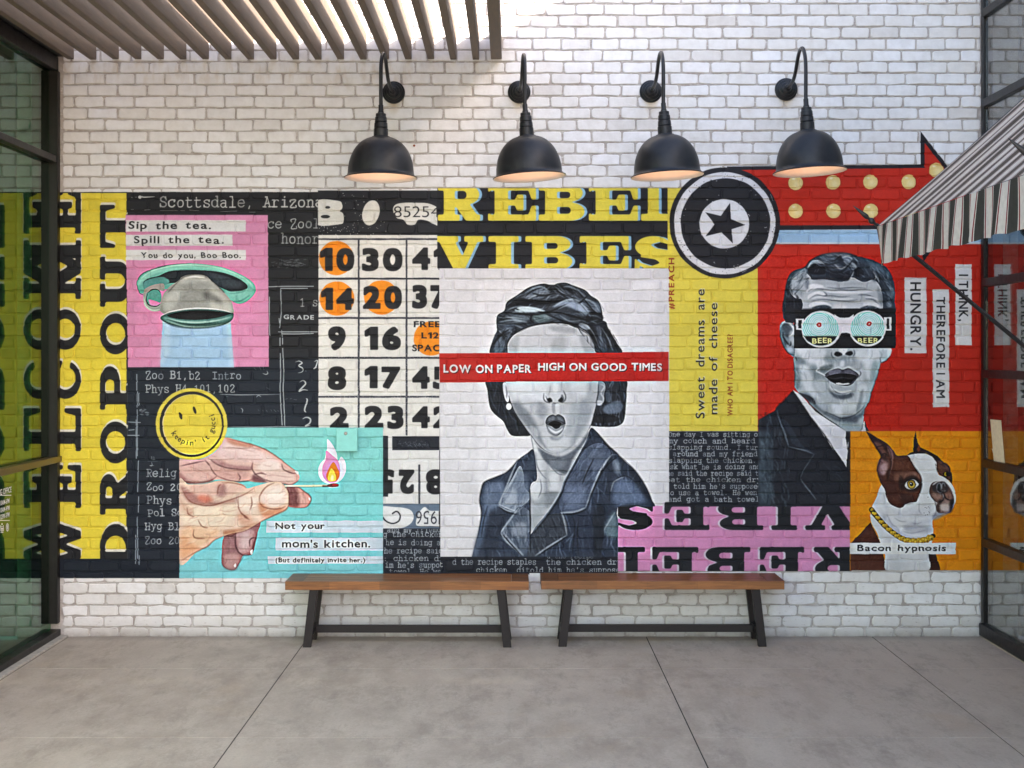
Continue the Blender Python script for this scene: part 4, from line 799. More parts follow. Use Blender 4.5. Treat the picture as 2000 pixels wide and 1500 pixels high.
def man():
    global SOFT
    SOFT = .5
    A = lambda s: P(s, 6.6667, 1480, 480)
    B = lambda s: P(s, 6.6667, 1480, 660)
    SA = lambda s, w, c, al=.8, sf=.4: strokes(s, w, c, 6.6667, 1480, 480, al, sf)
    SB = lambda s, w, c, al=.8, sf=.4: strokes(s, w, c, 6.6667, 1480, 660, al, sf)
    clip([R_(1481, 476, 1920, 842), R_(1481, 842, 1661, 989)])
    # suit
    Cc = lambda s: P(s, 5, 1290, 820)
    suit = B("-10,1080 60,1040 220,950 250,900 340,820 400,750 460,680 700,900 1100,1150 1400,1090 1445,1220 1460,2300 -10,2300")
    poly(suit, (42, 45, 54)); poly([(1482, 842), (1510, 842), (1512, 989), (1482, 989)], (70, 82, 92), .7, 5)
    hatch(B("0,1090 200,980 260,1000 400,1400 420,1500 380,2200 0,2200"), 130, 2.4, [(84, 98, 110), (30, 34, 42), (58, 68, 80), (100, 114, 124)], 80, 22, .38, 1)
    hatch(Cc("960,200 1080,200 1080,780 960,780"), 90, 3, [(112, 128, 138), (80, 94, 104), (50, 60, 70)], 75, 16, .4, 1.2)
    hatch(Cc("1240,270 1500,330 1380,560 1500,800 1800,800 1800,500 1400,100"), 60, 2.4, [(60, 66, 76), (34, 36, 42)], 40, 24, .4, 1)
    blob(Cc("1180,0 1260,150 1300,240 1500,320 1380,240 1250,30"), (58, 66, 78), .7, 2)
    strokes("1165,0 1195,80 1225,160 1250,255;1250,262 1330,280 1420,300 1500,335;1500,335 1440,420 1400,480 1368,560;1368,575 1420,650 1470,710 1520,780", 2.2, (126, 138, 148), 5, 1290, 820, .8, .7)
    strokes("1150,10 1185,100 1230,250;1255,275 1350,300 1480,350;1490,350 1400,470 1355,570", 1.8, (18, 20, 24), 5, 1290, 820, .8, .6)
    SB("250,930 270,1020 330,1200 400,1400", 2.4, (104, 116, 128), .7, .8); SB("-10,1078 60,1040 220,950 250,900 400,750 460,680", 1.6, (24, 26, 30), .9)
    # collar
    poly(B("455,672 560,735 750,955 960,1095 1165,1215 1145,1285 1178,1345 1168,1400 1175,1500") + Cc("1810,180 1836,215 1815,462 1780,400 1700,290 1600,160 1500,0") + B("1000,1480 900,1300 700,1040 560,830"), (222, 220, 226))
    SB("460,680 560,830 700,1040 900,1300 1020,1500", 1.6, (24, 24, 28), .9); blob(B("600,830 760,980 1000,1180 800,1050 660,910"), (236, 236, 240), .8, 3)
    poly(B("1388,1075 1412,1215 1320,1215"), (220, 220, 224)); poly(B("1390,1080 1420,1150 1450,1215 1410,1215"), (50, 56, 66))
    poly(Cc("1812,105 1860,105 1860,880 1810,880 1832,420 1836,215 1808,180"), (42, 42, 48))
    # neck + lower face
    lf = B("468,120 470,300 485,480 480,640 560,740 640,800 700,880 850,1010 1000,1110 1150,1212 1330,1212 1372,1120 1385,930 1450,830 1490,680 1555,500 1600,320 1680,290 1728,225 1742,120")
    poly(lf, (178, 184, 188))
    for q, c, a, s in (("520,140 850,140 880,240 800,330 680,330 560,240", (222, 224, 228), .9, 5), ("480,250 560,260 640,340 560,350 490,340", (130, 142, 148), .8, 4), ("540,380 640,360 700,500 720,640 800,780 700,760 600,620", (214, 218, 222), .9, 5),
                       ("480,380 540,400 560,620 520,680 485,600", (122, 134, 140), .8, 4), ("680,370 780,360 860,420 900,520 900,640 960,720 860,700 740,520", (134, 146, 150), .75, 6), ("760,300 860,290 880,340 820,420 780,400", (226, 228, 230), .8, 3),
                       ("810,380 960,340 980,380 880,450 820,430", (112, 122, 124), .85, 3), ("880,230 1000,240 1040,310 940,330 880,300", (150, 160, 164), .8, 4), ("1060,240 1240,240 1270,330 1180,380 1060,360", (150, 158, 164), .7, 4), ("1080,300 1130,300 1120,370 1070,370", (228, 230, 234), .8, 3),
                       ("1290,160 1600,150 1590,300 1400,340 1290,260", (222, 226, 230), .9, 6), ("1420,220 1500,200 1480,500 1420,520 1390,400", (226, 230, 234), .8, 4), ("1500,300 1590,330 1540,500 1480,640 1460,520", (160, 176, 180), .8, 4),
                       ("1350,400 1400,420 1370,560 1300,600 1280,520", (206, 210, 214), .8, 4), ("740,560 880,540 920,660 960,720 880,740 780,680", (196, 202, 206), .8, 5), ("900,620 960,700 1080,740 1220,710 1240,760 1100,800 980,760", (84, 92, 100), .85, 3),
                       ("1080,820 1260,820 1280,920 1150,960 1070,900", (206, 210, 212), .8, 5), ("960,860 1080,880 1090,1000 1000,980", (222, 226, 232), .8, 4), ("1300,620 1420,620 1400,820 1280,900 1290,760", (212, 216, 220), .8, 5), ("1340,700 1380,690 1340,900 1290,940", (128, 136, 142), .7, 3),
                       ("600,720 700,760 800,900 960,1000 1100,1040 1300,1000 1390,900 1380,1000 1250,1080 1050,1090 850,980 700,860", (92, 102, 112), .85, 4), ("1100,1040 1280,1020 1300,1100 1200,1120 1100,1100", (84, 92, 102), .8, 4),
                       ("1060,1100 1300,1120 1340,1200 1160,1205", (150, 166, 172), .7, 5), ("760,820 900,860 880,940 800,900", (190, 198, 206), .7, 5), ("540,710 700,770 760,860 680,830 580,760", (54, 56, 62), .8, 2), ("1590,150 1740,140 1720,230 1640,300 1600,320", (196, 206, 212), .9, 2), ("1690,140 1738,140 1722,225 1690,260", (228, 230, 234), .8, 1.5)):
        blob(B(q), c, a, s)
    hatch(lf, 190, 1.8, [(120, 132, 140), (230, 234, 238), (160, 170, 176)], 82, 16, .25, .6)
    SB("468,300 485,480 480,640;560,740 640,800 700,880 850,1010 1000,1110 1150,1212;1385,930 1450,830 1490,680 1555,500 1600,330;880,960 1000,1010 1100,1045 1250,1010 1330,950 1400,870;1600,250 1605,320 1680,290 1728,225;1370,1120 1360,1180 1330,1212;470,235 500,260 510,300", 1.6, (44, 50, 58), .8)
    # nose
    blob(B("1060,140 1160,140 1150,200 1110,220 1070,190"), (232, 234, 238), .9, 2); blob(B("995,215 1020,180 1080,190 1100,220 1040,240"), (36, 36, 42), 1, .8); blob(B("1140,210 1170,180 1220,170 1240,205 1200,230"), (44, 44, 50), 1, .8)
    SB("960,180 965,235 1010,270;1250,150 1262,200 1240,240;970,260 1030,300;1110,150 1130,170", 2, (84, 92, 100), .8, .6)
    # mouth
    blob(B("868,490 930,430 1040,396 1110,412 1180,392 1260,430 1315,480 1290,530 1230,600 1150,625 1020,600 940,560 900,525"), (84, 84, 92))
    blob(B("930,440 1040,402 1090,425 1040,470 940,480"), (128, 128, 140), .8, 2); blob(B("1120,440 1190,400 1250,440 1270,480 1180,470"), (118, 116, 126), .7, 2)
    blob(B("900,505 1000,470 1100,462 1220,470 1290,500 1240,560 1180,600 1020,595 940,550"), (34, 32, 36)); SB("900,512 1000,528 1100,515 1200,525 1270,510", 2, (92, 92, 98), .7, .6)
    blob(B("1015,588 1060,582 1110,592 1180,585 1190,600 1120,610 1040,605"), (232, 232, 230)); blob(B("910,540 960,600 1080,650 1200,640 1270,560 1280,620 1200,710 1080,730 980,680 930,620"), (176, 184, 190), .9, 2)
    blob(B("960,650 1080,690 1220,680 1180,725 1060,725"), (224, 228, 230), .9, 2); SB("915,530 940,610 1000,690 1100,728 1220,700;800,400 780,440 830,470 880,500;1330,430 1340,470 1290,530", 1.8, (60, 64, 72), .8)
    SB("800,390 770,430 850,475 880,500", 3.2, (232, 236, 238), .9, .6); SB("900,450 1040,380 1110,398 1190,376 1300,440 1330,480", 3, (214, 218, 222), .8, .6); SB("930,560 950,640 1010,700", 3, (222, 226, 230), .8, .6)
    # ear
    er = A("476,1060 430,1000 370,980 310,1000 285,1080 300,1200 340,1310 400,1390 480,1425"); poly(smooth(er), (128, 138, 146))
    blob(A("320,1030 380,1010 430,1060 450,1130 400,1200 350,1150"), (84, 92, 100), .9, 3); blob(A("330,1180 380,1240 420,1300 400,1340 350,1290"), (70, 78, 86), .8, 2); blob(A("370,1290 440,1310 460,1380 400,1380"), (196, 204, 214), .8, 3); blob(A("410,1130 470,1110 470,1290 420,1250"), (190, 194, 198), .8, 3)
    SA("300,1060 330,1000 380,985 430,1020 470,1100 440,1160 410,1180", 4, (218, 220, 224), .9); SA("330,1120 340,1200 400,1290;285,1080 300,1200 340,1310 400,1400 480,1425;430,1240 430,1290 410,1300", 2, (34, 38, 44), .9)
    # head: hair then forehead
    hd = A("345,960 332,870 328,780 345,650 375,500 400,400 440,350 500,310 600,285 640,245 690,190 750,150 850,112 960,92 1100,88 1200,100 1300,140 1400,165 1500,185 1580,228 1680,280 1740,380 1772,470 1788,600 1784,700 1786,840 1700,880 1500,900 500,1000")
    poly(smooth(hd), (66, 74, 84))
    fh = A("480,1000 490,900 575,820 575,700 490,680 420,600 425,500 470,420 600,340 680,400 720,440 850,430 1000,455 1100,470 1230,410 1380,475 1500,440 1575,500 1620,620 1630,830 1600,900 500,1000")
    poly(smooth(fh), (186, 190, 194))
    for q, c, a, s in (("440,440 560,380 640,400 600,480 500,540 440,520", (170, 178, 184), .8, 4), ("430,560 520,540 600,600 560,650 460,640", (158, 166, 172), .8, 4), ("650,520 760,490 860,530 700,560 640,610", (228, 228, 230), .9, 2),
                       ("660,640 780,590 870,610 860,650 760,640 660,700", (226, 226, 228), .9, 2), ("680,740 800,720 900,740 960,780 820,770 680,800", (228, 228, 230), .9, 2), ("1000,750 1140,760 1160,815 1000,815", (216, 214, 216), .9, 4),
                       ("1380,740 1500,720 1580,760 1560,815 1400,790", (216, 218, 220), .8, 3), ("880,560 1100,580 1280,600 1500,570 1500,600 1200,630 900,600", (222, 222, 224), .8, 2), ("1180,740 1340,730 1320,815 1170,815", (196, 198, 202), .8, 4),
                       ("600,400 670,440 660,560 620,540", (130, 138, 146), .7, 3), ("1560,520 1620,640 1620,800 1570,700", (130, 138, 144), .7, 3), ("740,440 1000,460 1200,470 1480,470 1400,510 1000,510 740,490", (170, 174, 178), .8, 3)):
        blob(A(q), c, a, s)
    SA("650,600 740,560 860,565 980,580 1100,575 1240,580 1380,565 1520,590;660,700 760,640 860,655 960,650 1080,665 1200,655;700,720 820,700 940,705 1060,715 1180,720 1300,700;900,540 1040,555 1200,545 1400,545;1300,640 1420,640 1540,680;1400,690 1500,700 1580,760;860,600 900,640 840,665;1180,735 1260,730;1060,560 1060,500;660,760 740,715", 2.2, (96, 102, 110), .7, .6)
    SA("680,590 780,540 880,550;900,600 1040,605 1240,600 1400,600;700,690 800,665 900,672;950,690 1080,695 1250,685;1400,670 1500,670 1560,700", 2.6, (236, 236, 238), .7, .6)
    blob(A("715,820 760,785 860,770 930,785 950,820"), (66, 78, 88), .9, 1.5); blob(A("1340,820 1400,785 1480,780 1560,805 1570,825"), (76, 86, 96), .9, 1.5); hatch(A("715,820 800,775 950,820"), 20, 1, [(200, 206, 210), (30, 34, 40)], -30, 6, .6); hatch(A("1340,820 1450,775 1570,820"), 18, 1, [(200, 206, 210), (30, 34, 40)], -30, 6, .6)
    # hair waves
    for q, c, a, s in (("660,300 700,240 800,225 880,260 880,360 780,375 680,360", (40, 42, 50), 1, 1.5), ("700,200 800,180 880,230 820,235 720,230 670,290 650,270", (170, 178, 184), .9, 2), ("820,130 960,110 1030,150 980,200 860,190", (130, 142, 154), .8, 5),
                       ("1080,130 1180,110 1250,170 1200,220 1100,190", (172, 184, 200), .8, 5), ("880,270 1000,230 1100,270 1060,320 960,320", (120, 126, 138), .8, 4), ("900,320 1060,330 1180,310 1200,380 1100,440 960,400", (44, 46, 56), .9, 4),
                       ("1050,120 1090,130 1120,220 1060,220", (52, 58, 70), .8, 3), ("1220,220 1300,250 1280,320 1230,300", (180, 188, 196), .7, 2.5), ("1260,310 1330,290 1380,340 1370,390 1260,390", (36, 38, 46), .95, 2), ("1300,150 1420,180 1440,230 1320,220", (70, 80, 94), .8, 4),
                       ("1430,230 1560,240 1680,330 1700,400 1560,340", (120, 140, 156), .7, 6), ("1460,330 1540,340 1560,460 1480,440", (70, 78, 88), .7, 4), ("1640,540 1700,560 1700,800 1640,780 1620,620", (64, 74, 84), .9, 4), ("1690,580 1770,560 1770,660 1710,700", (130, 142, 152), .6, 5),
                       ("350,680 470,690 560,720 570,820 480,840 470,990 350,950", (48, 50, 58), .95, 3), ("380,480 430,430 430,560 400,640 370,600", (44, 50, 58), .9, 4), ("520,320 620,300 640,380 560,420 480,400", (150, 160, 168), .7, 4), ("1120,400 1180,380 1200,440 1120,460", (60, 62, 70), .9, 2),
                       ("700,410 860,400 1000,420 1040,460 900,440 740,440", (70, 72, 80), .8, 2.5), ("1640,800 1780,780 1780,880 1640,860", (60, 66, 74), .8, 3), ("1680,740 1720,720 1740,790 1690,790", (180, 192, 200), .6, 3)):
        blob(A(q), c, a, s)
    hatch(A("640,250 850,110 1100,90 1300,140 1200,380 900,340 700,220"), 170, 1.5, [(30, 34, 42), (190, 200, 210), (90, 100, 112), (60, 68, 80)], 20, 20, .5)
    hatch(A("1200,120 1580,230 1740,400 1780,600 1700,800 1620,600 1500,420 1200,400"), 190, 1.5, [(28, 32, 40), (170, 184, 196), (84, 96, 108), (56, 66, 78)], 50, 18, .5)
    hatch(A("400,420 600,290 680,400 560,560 440,640"), 90, 1.3, [(60, 68, 76), (204, 210, 214), (110, 120, 128)], -50, 18, .5)
    hatch(A("340,680 380,480 440,560 560,700 560,820 360,950"), 70, 1.5, [(30, 32, 38), (84, 92, 100)], 80, 18, .5)
    SA("640,260 690,190 790,180 880,235 960,240 1060,215;700,400 660,320 700,240;880,260 960,340 1060,350 1160,290;900,200 1000,190 1080,130;1180,440 1220,380 1260,320 1320,290 1380,340;1130,310 1180,260 1240,180;1480,320 1530,380 1520,460;1540,330 1590,420 1570,490", 2, (30, 34, 40), .8)
    SA("660,280 710,200 800,195 870,240;1190,450 1230,380 1250,330;1500,330 1540,400 1520,450;1000,240 1080,300 1160,260;1100,160 1180,130 1230,180;760,310 740,340;800,300 770,340;1530,390 1575,440 1575,490", 1.6, (218, 222, 226), .8)
    SA("330,880 330,780 375,500 440,350 600,288 690,190 850,112 1100,88 1300,140 1580,228 1740,380 1788,600", 1.8, (34, 38, 46), .8)
    # black bar, glasses
    poly(A("472,1335 472,1000 350,960 345,890 400,828 1798,818 1798,1333"), (48, 48, 52)); blob(A("360,800 470,820 470,1000 380,960"), (50, 52, 58))
    SA("472,818 900,824 1300,822 1798,818", 1.8, (20, 20, 24), .9)
    W = (230, 226, 230); T = (140, 214, 206)
    AX = lambda x, y: (1480 + x / 6.6667, 480 + y / 6.6667)
    poly(A("495,950 600,948 620,1060 600,1098 500,1090"), W); poly(A("1640,930 1742,928 1742,1102 1650,1104"), W)
    poly(A("530,966 572,966 570,1076 528,1074"), (56, 56, 60)); poly(A("1678,946 1714,946 1716,1084 1680,1084"), (56, 56, 60))
    for cx, rx, top, bot in ((828, 258, 846, 1328), (1430, 240, 842, 1310)):
        c_ = AX(cx, (top + bot) / 2); ell(c_[0], c_[1], rx / 6.6667, (bot - top) / 2 / 6.6667, W)
    poly(A("1000,890 1030,915 1070,935 1130,938 1190,932 1225,908 1250,890 1250,1210 1225,1185 1195,1142 1160,1132 1095,1135 1065,1185 1020,1240"), W)
    keep = CLIP
    for cx, rx, top, bot, rc in ((820, 236, 872, 1300, (800, 1028)), (1430, 218, 864, 1282, (1452, 1015))):
        c_ = AX(cx, (top + bot) / 2)
        t = np.linspace(0, 2 * math.pi, 60, endpoint=False)
        el = np.stack([c_[0] + rx / 6.6667 * np.cos(t), c_[1] + (bot - top) / 2 / 6.6667 * np.sin(t)], 1)
        clip([el]); r0 = AX(*rc)
        ell(r0[0], r0[1], 60, 60, T)
        for k in range(15, 0, -1):
            ell(r0[0], r0[1], 3.6 + k * 3.55, 3.6 + k * 3.55, (214, 230, 230), .85, wob=.01); ell(r0[0], r0[1], 3.6 + k * 3.55 - 1.75, 3.6 + k * 3.55 - 1.75, T if k > 5 else (178, 222, 222), 1, wob=.01)
        ell(r0[0], r0[1], 8.5, 8.5, (222, 232, 234), .7, 2)
        ell(r0[0], r0[1], 4.9, 4.6, (190, 36, 40)); ell(r0[0] + .3, r0[1], 1.3, 1.5, (240, 220, 220))
        b0 = AX(0, 1176)[1]; rect(c_[0] - 50, b0, c_[0] + 50, b0 + 40, (46, 44, 44))
        x0 = c_[0] - 17 if cx < 1000 else c_[0] - 19
        text("BEER", x0, b0 + 4 - (cx > 1000), x0 + 41, b0 + 14.5 - (cx > 1000), (232, 220, 140), .03, gap=.1, jit=.5)
    CLIPset(keep)
    clip()

def CLIPset(v):
    global CLIP
    CLIP = v

def dog():
    global SOFT
    SOFT = .6
    D = lambda s: P(s, 4.6875, 1600, 800)
    S = lambda s, w, c, al=.8, sf=.4: strokes(s, w, c, 4.6875, 1600, 800, al, sf)
    clip([R_(1661, 838, 1930, 1114)])
    BR, DB, LB, W = (92, 54, 42), (46, 34, 34), (146, 100, 82), (222, 221, 222)
    poly(D("285,1225 380,1130 470,1030 560,1215 625,1480 285,1480"), (96, 54, 38)); poly(smooth(D("990,1480 1000,1300 1050,1290 1085,1380 1102,1480")), (78, 46, 34))
    # white neck and chest
    poly(smooth(D("575,680 530,790 490,880 470,970 480,1040 530,1130 565,1230 605,1330 628,1480 988,1480 1005,1320 1035,1200 1045,1100 1040,1010 1120,960 1200,930 1245,860 1250,770 1215,680 1150,620 1090,590 1085,500 1050,440 960,400 860,405 800,420")), W)
    for q, c, a, s in (("600,850 640,1000 720,1100 860,1180 700,1140 620,1040 580,950", (188, 186, 194), .7, 5), ("780,1060 900,1040 1020,1080 1020,1120 880,1130 790,1110", (182, 182, 190), .8, 4), ("700,980 820,1020 960,1010 1020,1000 1000,1040 840,1040", (198, 198, 206), .7, 4),
                       ("860,960 960,880 1040,880 1060,980 960,1000", (206, 206, 212), .6, 5), ("640,880 740,920 880,900 900,960 740,980", (212, 212, 218), .6, 5), ("900,420 1000,420 1060,480 1060,580 960,560", (236, 236, 238), .7, 5), ("640,1340 760,1330 780,1470 650,1470", (206, 206, 208), .7, 5),
                       ("540,760 600,860 620,960 560,900", (234, 234, 236), .7, 4)):
        blob(D(q), c, a, s)
    S("690,990 740,1020 800,1025;850,1035 890,1045 940,1030;760,1110 850,1130 980,1100;620,950 660,1040 720,1080;920,850 915,920 940,960;800,870 880,850", 1.6, (140, 140, 150), .6, .6)
    # brown left side of the head, ear
    hd = D("433,200 520,250 620,310 680,375 715,420 800,418 835,450 870,520 920,590 940,660 930,740 905,805 885,845 830,850 790,870 750,900 690,885 640,850 615,790 600,730 570,680 545,610 532,540 555,450 565,425 510,330 470,265")
    poly(smooth(hd), BR)
    for q, c, a, s in (("450,215 540,270 620,330 640,400 580,420 510,320", (70, 44, 40), .9, 3), ("500,300 560,310 620,400 580,400", (150, 104, 88), .6, 3), ("620,330 650,420 660,500 640,600 670,520 680,420 660,360", (150, 112, 104), .9, 1.5), ("545,470 620,440 640,520 600,590 545,580", (150, 112, 108), .9, 4),
                       ("560,520 610,490 620,560 580,600", (200, 168, 168), .7, 3), ("570,440 620,430 640,560 610,600 640,500", (60, 38, 36), .7, 2.5), ("700,450 820,440 860,540 760,560 690,520", (114, 70, 52), .7, 6), ("690,590 800,570 900,580 880,620 780,630 700,660", (138, 98, 82), .8, 4),
                       ("740,600 780,660 770,740 730,700", (54, 36, 32), .8, 3), ("780,740 900,730 900,800 820,820", (120, 80, 62), .7, 5), ("640,620 700,640 720,760 680,800 620,740", (82, 46, 36), .8, 5), ("850,570 920,600 930,680 900,640", (168, 130, 116), .6, 2.5),
                       ("740,770 860,780 860,840 760,860", (66, 40, 34), .7, 4)):
        blob(D(q), c, a, s)
    hatch(hd, 170, 1.1, [(60, 36, 30), (130, 86, 68), (78, 48, 38), (160, 116, 98)], 60, 9, .4)
    S("620,320 655,400 660,500 640,600 630,650;565,425 600,400 640,430;533,540 540,600 570,680;433,200 510,330 565,425 532,540;520,340 570,330 620,310;800,420 870,520 920,590 940,660 930,740 885,845", 1.7, (40, 26, 26), .8)
    # right side of the head
    hr = D("800,420 830,395 862,385 862,290 882,193 900,300 925,345 1000,378 1085,425 1140,482 1190,515 1215,590 1222,690 1195,650 1150,622 1095,592 1080,540 1078,480 1035,430 980,402 900,402 850,408")
    poly(hr, (62, 42, 38)); blob(D("1080,470 1150,490 1190,530 1200,640 1140,600 1090,580"), (112, 76, 62), .9, 3); hatch(D("930,360 1080,430 1200,540 1200,660 1080,560 1040,430"), 60, 1.1, [(34, 24, 24), (140, 96, 76)], 40, 9, .5)
    poly(D("862,385 864,290 882,193 898,300 905,385"), (40, 38, 42)); blob(D("905,320 930,350 920,375 900,380"), (150, 86, 50), .8, 1)
    blob(D("1130,580 1180,565 1205,590 1190,610 1150,605"), (36, 30, 28)); ell(1600 + 1160 / 4.69, 800 + 590 / 4.69, 3.4, 3.8, (150, 130, 40)); ell(1600 + 1168 / 4.69, 800 + 588 / 4.69, 2, 2.6, (20, 18, 16)); S("1120,500 1160,495 1200,545;1140,610 1200,620", 2, (30, 22, 22)); 
    # eye
    blob(D("775,640 850,600 920,640 930,700 880,750 800,750 770,700"), (56, 38, 34), .8, 3)
    blob(D("783,690 810,655 850,636 890,650 912,682 885,712 850,728 805,722"), (232, 224, 216)); ell(1600 + 846 / 4.6875, 800 + 683 / 4.6875, 8.6, 9.2, (44, 36, 22)); ell(1600 + 846 / 4.6875, 800 + 684 / 4.6875, 7.2, 7.8, (150, 124, 52)); ell(1600 + 846 / 4.6875, 800 + 690 / 4.6875, 5, 4, (186, 168, 84), .8, 1); ell(1600 + 845 / 4.6875, 800 + 682 / 4.6875, 3.7, 4, (16, 14, 14)); ell(1600 + 841 / 4.6875, 800 + 676 / 4.6875, 1.2, 1.1, (240, 240, 240))
    S("780,690 810,650 850,632 895,646 915,682", 2.4, (26, 20, 20), .95); S("785,695 815,722 855,732 890,714 912,684", 1.3, (40, 28, 26)); S("775,640 800,590 860,575 920,600 935,650", 3, (150, 106, 92), .6, 1)
    # muzzle
    mz = D("1012,740 1030,680 1075,655 1130,648 1170,665 1205,710 1230,770 1236,830 1220,890 1200,940 1140,950 1085,940 1070,890 1085,860 1050,830 1020,790")
    poly(smooth(mz), (112, 84, 76))
    for q, c, a, s in (("1035,690 1110,655 1180,690 1170,760 1090,780 1040,740", (62, 52, 54), .9, 3), ("1040,760 1110,770 1110,830 1050,810", (160, 128, 116), .8, 3), ("1150,770 1210,760 1220,830 1160,830", (150, 112, 100), .8, 3), ("1085,840 1180,830 1220,870 1200,930 1100,930", (176, 150, 144), .8, 4),
                       ("1090,830 1120,830 1110,930 1080,930", (64, 48, 46), .8, 2), ("1110,870 1190,865 1200,920 1120,920", (214, 200, 194), .7, 3), ("1200,830 1240,830 1220,920 1195,940", (40, 32, 32), .8, 2)):
        blob(D(q), c, a, s)
    hatch(mz, 50, 1, [(50, 40, 40), (180, 150, 140)], 70, 8, .4)
    blob(D("1075,730 1085,680 1110,668 1115,720 1105,740"), (50, 50, 54), 1, .6); S("1078,735 1082,690 1105,670 1118,700 1115,735;1125,730 1125,685 1145,672 1155,705;1080,740 1110,760 1130,745 1160,740;1130,770 1140,800 1130,825;1115,760 1108,790", 2, (168, 172, 178), .9); S("1090,715 1095,740 1120,752 1150,735;1140,800 1130,830 1090,845;1150,770 1160,810 1200,830", 2.2, (24, 20, 22), .9)
    S("1040,690 1100,652 1160,655 1210,715 1240,790 1245,850", 4.5, (228, 227, 230), .95); S("1012,740 1022,790 1052,830 1072,880 1070,940 1040,1000;1200,940 1150,955 1090,945", 1.5, (60, 50, 52), .7)
    blob(D("1060,940 1140,950 1200,935 1130,980 1040,1010"), (150, 150, 160), .8, 3)
    for x, y in ((970, 895), (985, 900), (1000, 890), (995, 800), (960, 945), (990, 960), (1005, 935), (1015, 945), (975, 965), (1010, 900)):
        ell(1600 + x / 4.6875, 800 + y / 4.6875, .8, .8, (60, 56, 60), .8)
    # chain
    pts = smooth(D("478,915 510,955 550,1005 600,1060 660,1115 730,1165 800,1195 870,1205 950,1198 1040,1160"), False, 12)
    stroke(D("478,915 550,1005 660,1115 800,1195 950,1198 1042,1158"), 10, (58, 44, 20), 1)
    d = np.concatenate([[0], np.cumsum(np.hypot(*np.diff(pts, axis=0).T))])
    for i, q in enumerate(np.arange(2, d[-1], 5.2)):
        x, y = np.interp(q, d, pts[:, 0]), np.interp(q, d, pts[:, 1])
        k = 3.2 + 3 * q / d[-1]; o = 1.6 * (1 if i % 2 else -1)
        ell(x + rng.normal(0, .3), y + o, k, k * .8, (196, 158, 44), 1, rot=.6 * (1 if i % 2 else -1)); ell(x - .6, y + o - .8, k * .5, k * .35, (236, 208, 110), .9, .4); ell(x + k * .3, y + o + k * .3, k * .3, k * .24, (92, 66, 20), .9, .3)
    clip()
# ------------------------------------------------------------------ paint the mural and keep it as an image made in memory
mural_panels()
hand(); smiley(); woman(); man(); roundel(); dog(); strips()
def crisp(x0, y0, x1, y1, fine=.9, wide=.35, con=1.0):
    """dry, hard-edged brushwork inside the painted pictures"""
    a, b, c, d = (int((x0 - MX0) * TS), int((y0 - MY0) * TS), int((x1 - MX0) * TS), int((y1 - MY0) * TS))
    v = CAN[b:d, a:c]; w_ = np.zeros(v.shape[:2], np.float32); w_[6:-6, 6:-6] = 1; w_ = blur(w_, 2)[..., None]
    lo = np.stack([blur(v[..., i], 1.3) for i in range(3)], 2); hi = np.stack([blur(v[..., i], 7) for i in range(3)], 2)
    nz = blur(rng.normal(0, 1, v.shape[:2]).astype(np.float32), .8)[..., None]; mid = 1 - abs(v.mean(2, keepdims=True) * 2 - .9)
    v += w_ * ((v - lo) * fine + (v - hi) * wide + (v - .5) * (con - 1) + nz * .10 * np.clip(mid, 0, 1))
crisp(930, 548, 1284, 1087, 1.0, .28, 1.08); crisp(1484, 494, 1764, 842, .95, .25, 1.08); crisp(1484, 842, 1660, 988, .8, .3); crisp(1662, 843, 1872, 1112, .9, .3)
crisp(352, 852, 740, 1112, 1.0, .35); crisp(262, 510, 508, 660, 1.1, .45, 1.05)
CAN = np.clip(CAN, 0, 1); CAN = CAN - .38 * CAN * (1 - CAN) ** 3
fin = rng.normal(0, 1, (CH // 2 + 1, CW // 2 + 1)).astype(np.float32)
fin = np.kron(blur(fin, .6), np.ones((2, 2), np.float32))[:CH, :CW]
CAN = np.clip(CAN * (.975 + fin[..., None] * .035), 0, 1)
MIMG = bpy.data.images.new('mural', CW, CH, alpha=True)
_a = np.ones((CH, CW, 4), np.float32); _a[..., :3] = CAN; _a[..., 3] = MSK
MIMG.alpha_mode = 'CHANNEL_PACKED'
MIMG.pixels.foreach_set(_a[::-1].ravel()); MIMG.update(); MIMG.pack()

# ------------------------------------------------------------------ helpers
R = random.Random(11)
def link(o, parent=None):
    COL.objects.link(o)
    if parent is not None: o.parent = parent
    return o
def thing(name, label, cat, loc=(0, 0, 0), group=None, kind=None):
    o = bpy.data.objects.new(name, None); link(o); o.location = loc; o.empty_display_size = .2
    o['label'] = label; o['category'] = cat
    if group: o['group'] = group
    if kind: o['kind'] = kind
    return o
def tag(o, label=None, cat=None, group=None, kind=None):
    for k, v in (('label', label), ('category', cat), ('group', group), ('kind', kind)):
        if v: o[k] = v
    return o
def mesh_obj(name, bm, mats, parent=None, smooth=False, loc=None):
    me = bpy.data.meshes.new(name); bm.normal_update(); bm.to_mesh(me); bm.free()
    for m in (mats if isinstance(mats, (list, tuple)) else [mats]): me.materials.append(m)
    if smooth:
        for p in me.polygons: p.use_smooth = True
        try: me.set_sharp_from_angle(angle=math.radians(40))
        except Exception: pass
    o = bpy.data.objects.new(name, me); link(o, parent)
    if loc: o.location = loc
    return o
def bm_box(bm, lo, hi, bevel=0.0, segs=1, mat=0):
    v = [bm.verts.new((x, y, z)) for x in (lo[0], hi[0]) for y in (lo[1], hi[1]) for z in (lo[2], hi[2])]
    f = []
    for a in ((0, 1, 3, 2), (4, 6, 7, 5), (0, 4, 5, 1), (2, 3, 7, 6), (0, 2, 6, 4), (1, 5, 7, 3)):
        q = bm.faces.new([v[i] for i in a]); q.material_index = mat; f.append(q)
    if bevel:
        es = list({e for q in f for e in q.edges})
        bmesh.ops.bevel(bm, geom=es, offset=bevel, segments=segs, profile=.6, affect='EDGES')
    return v
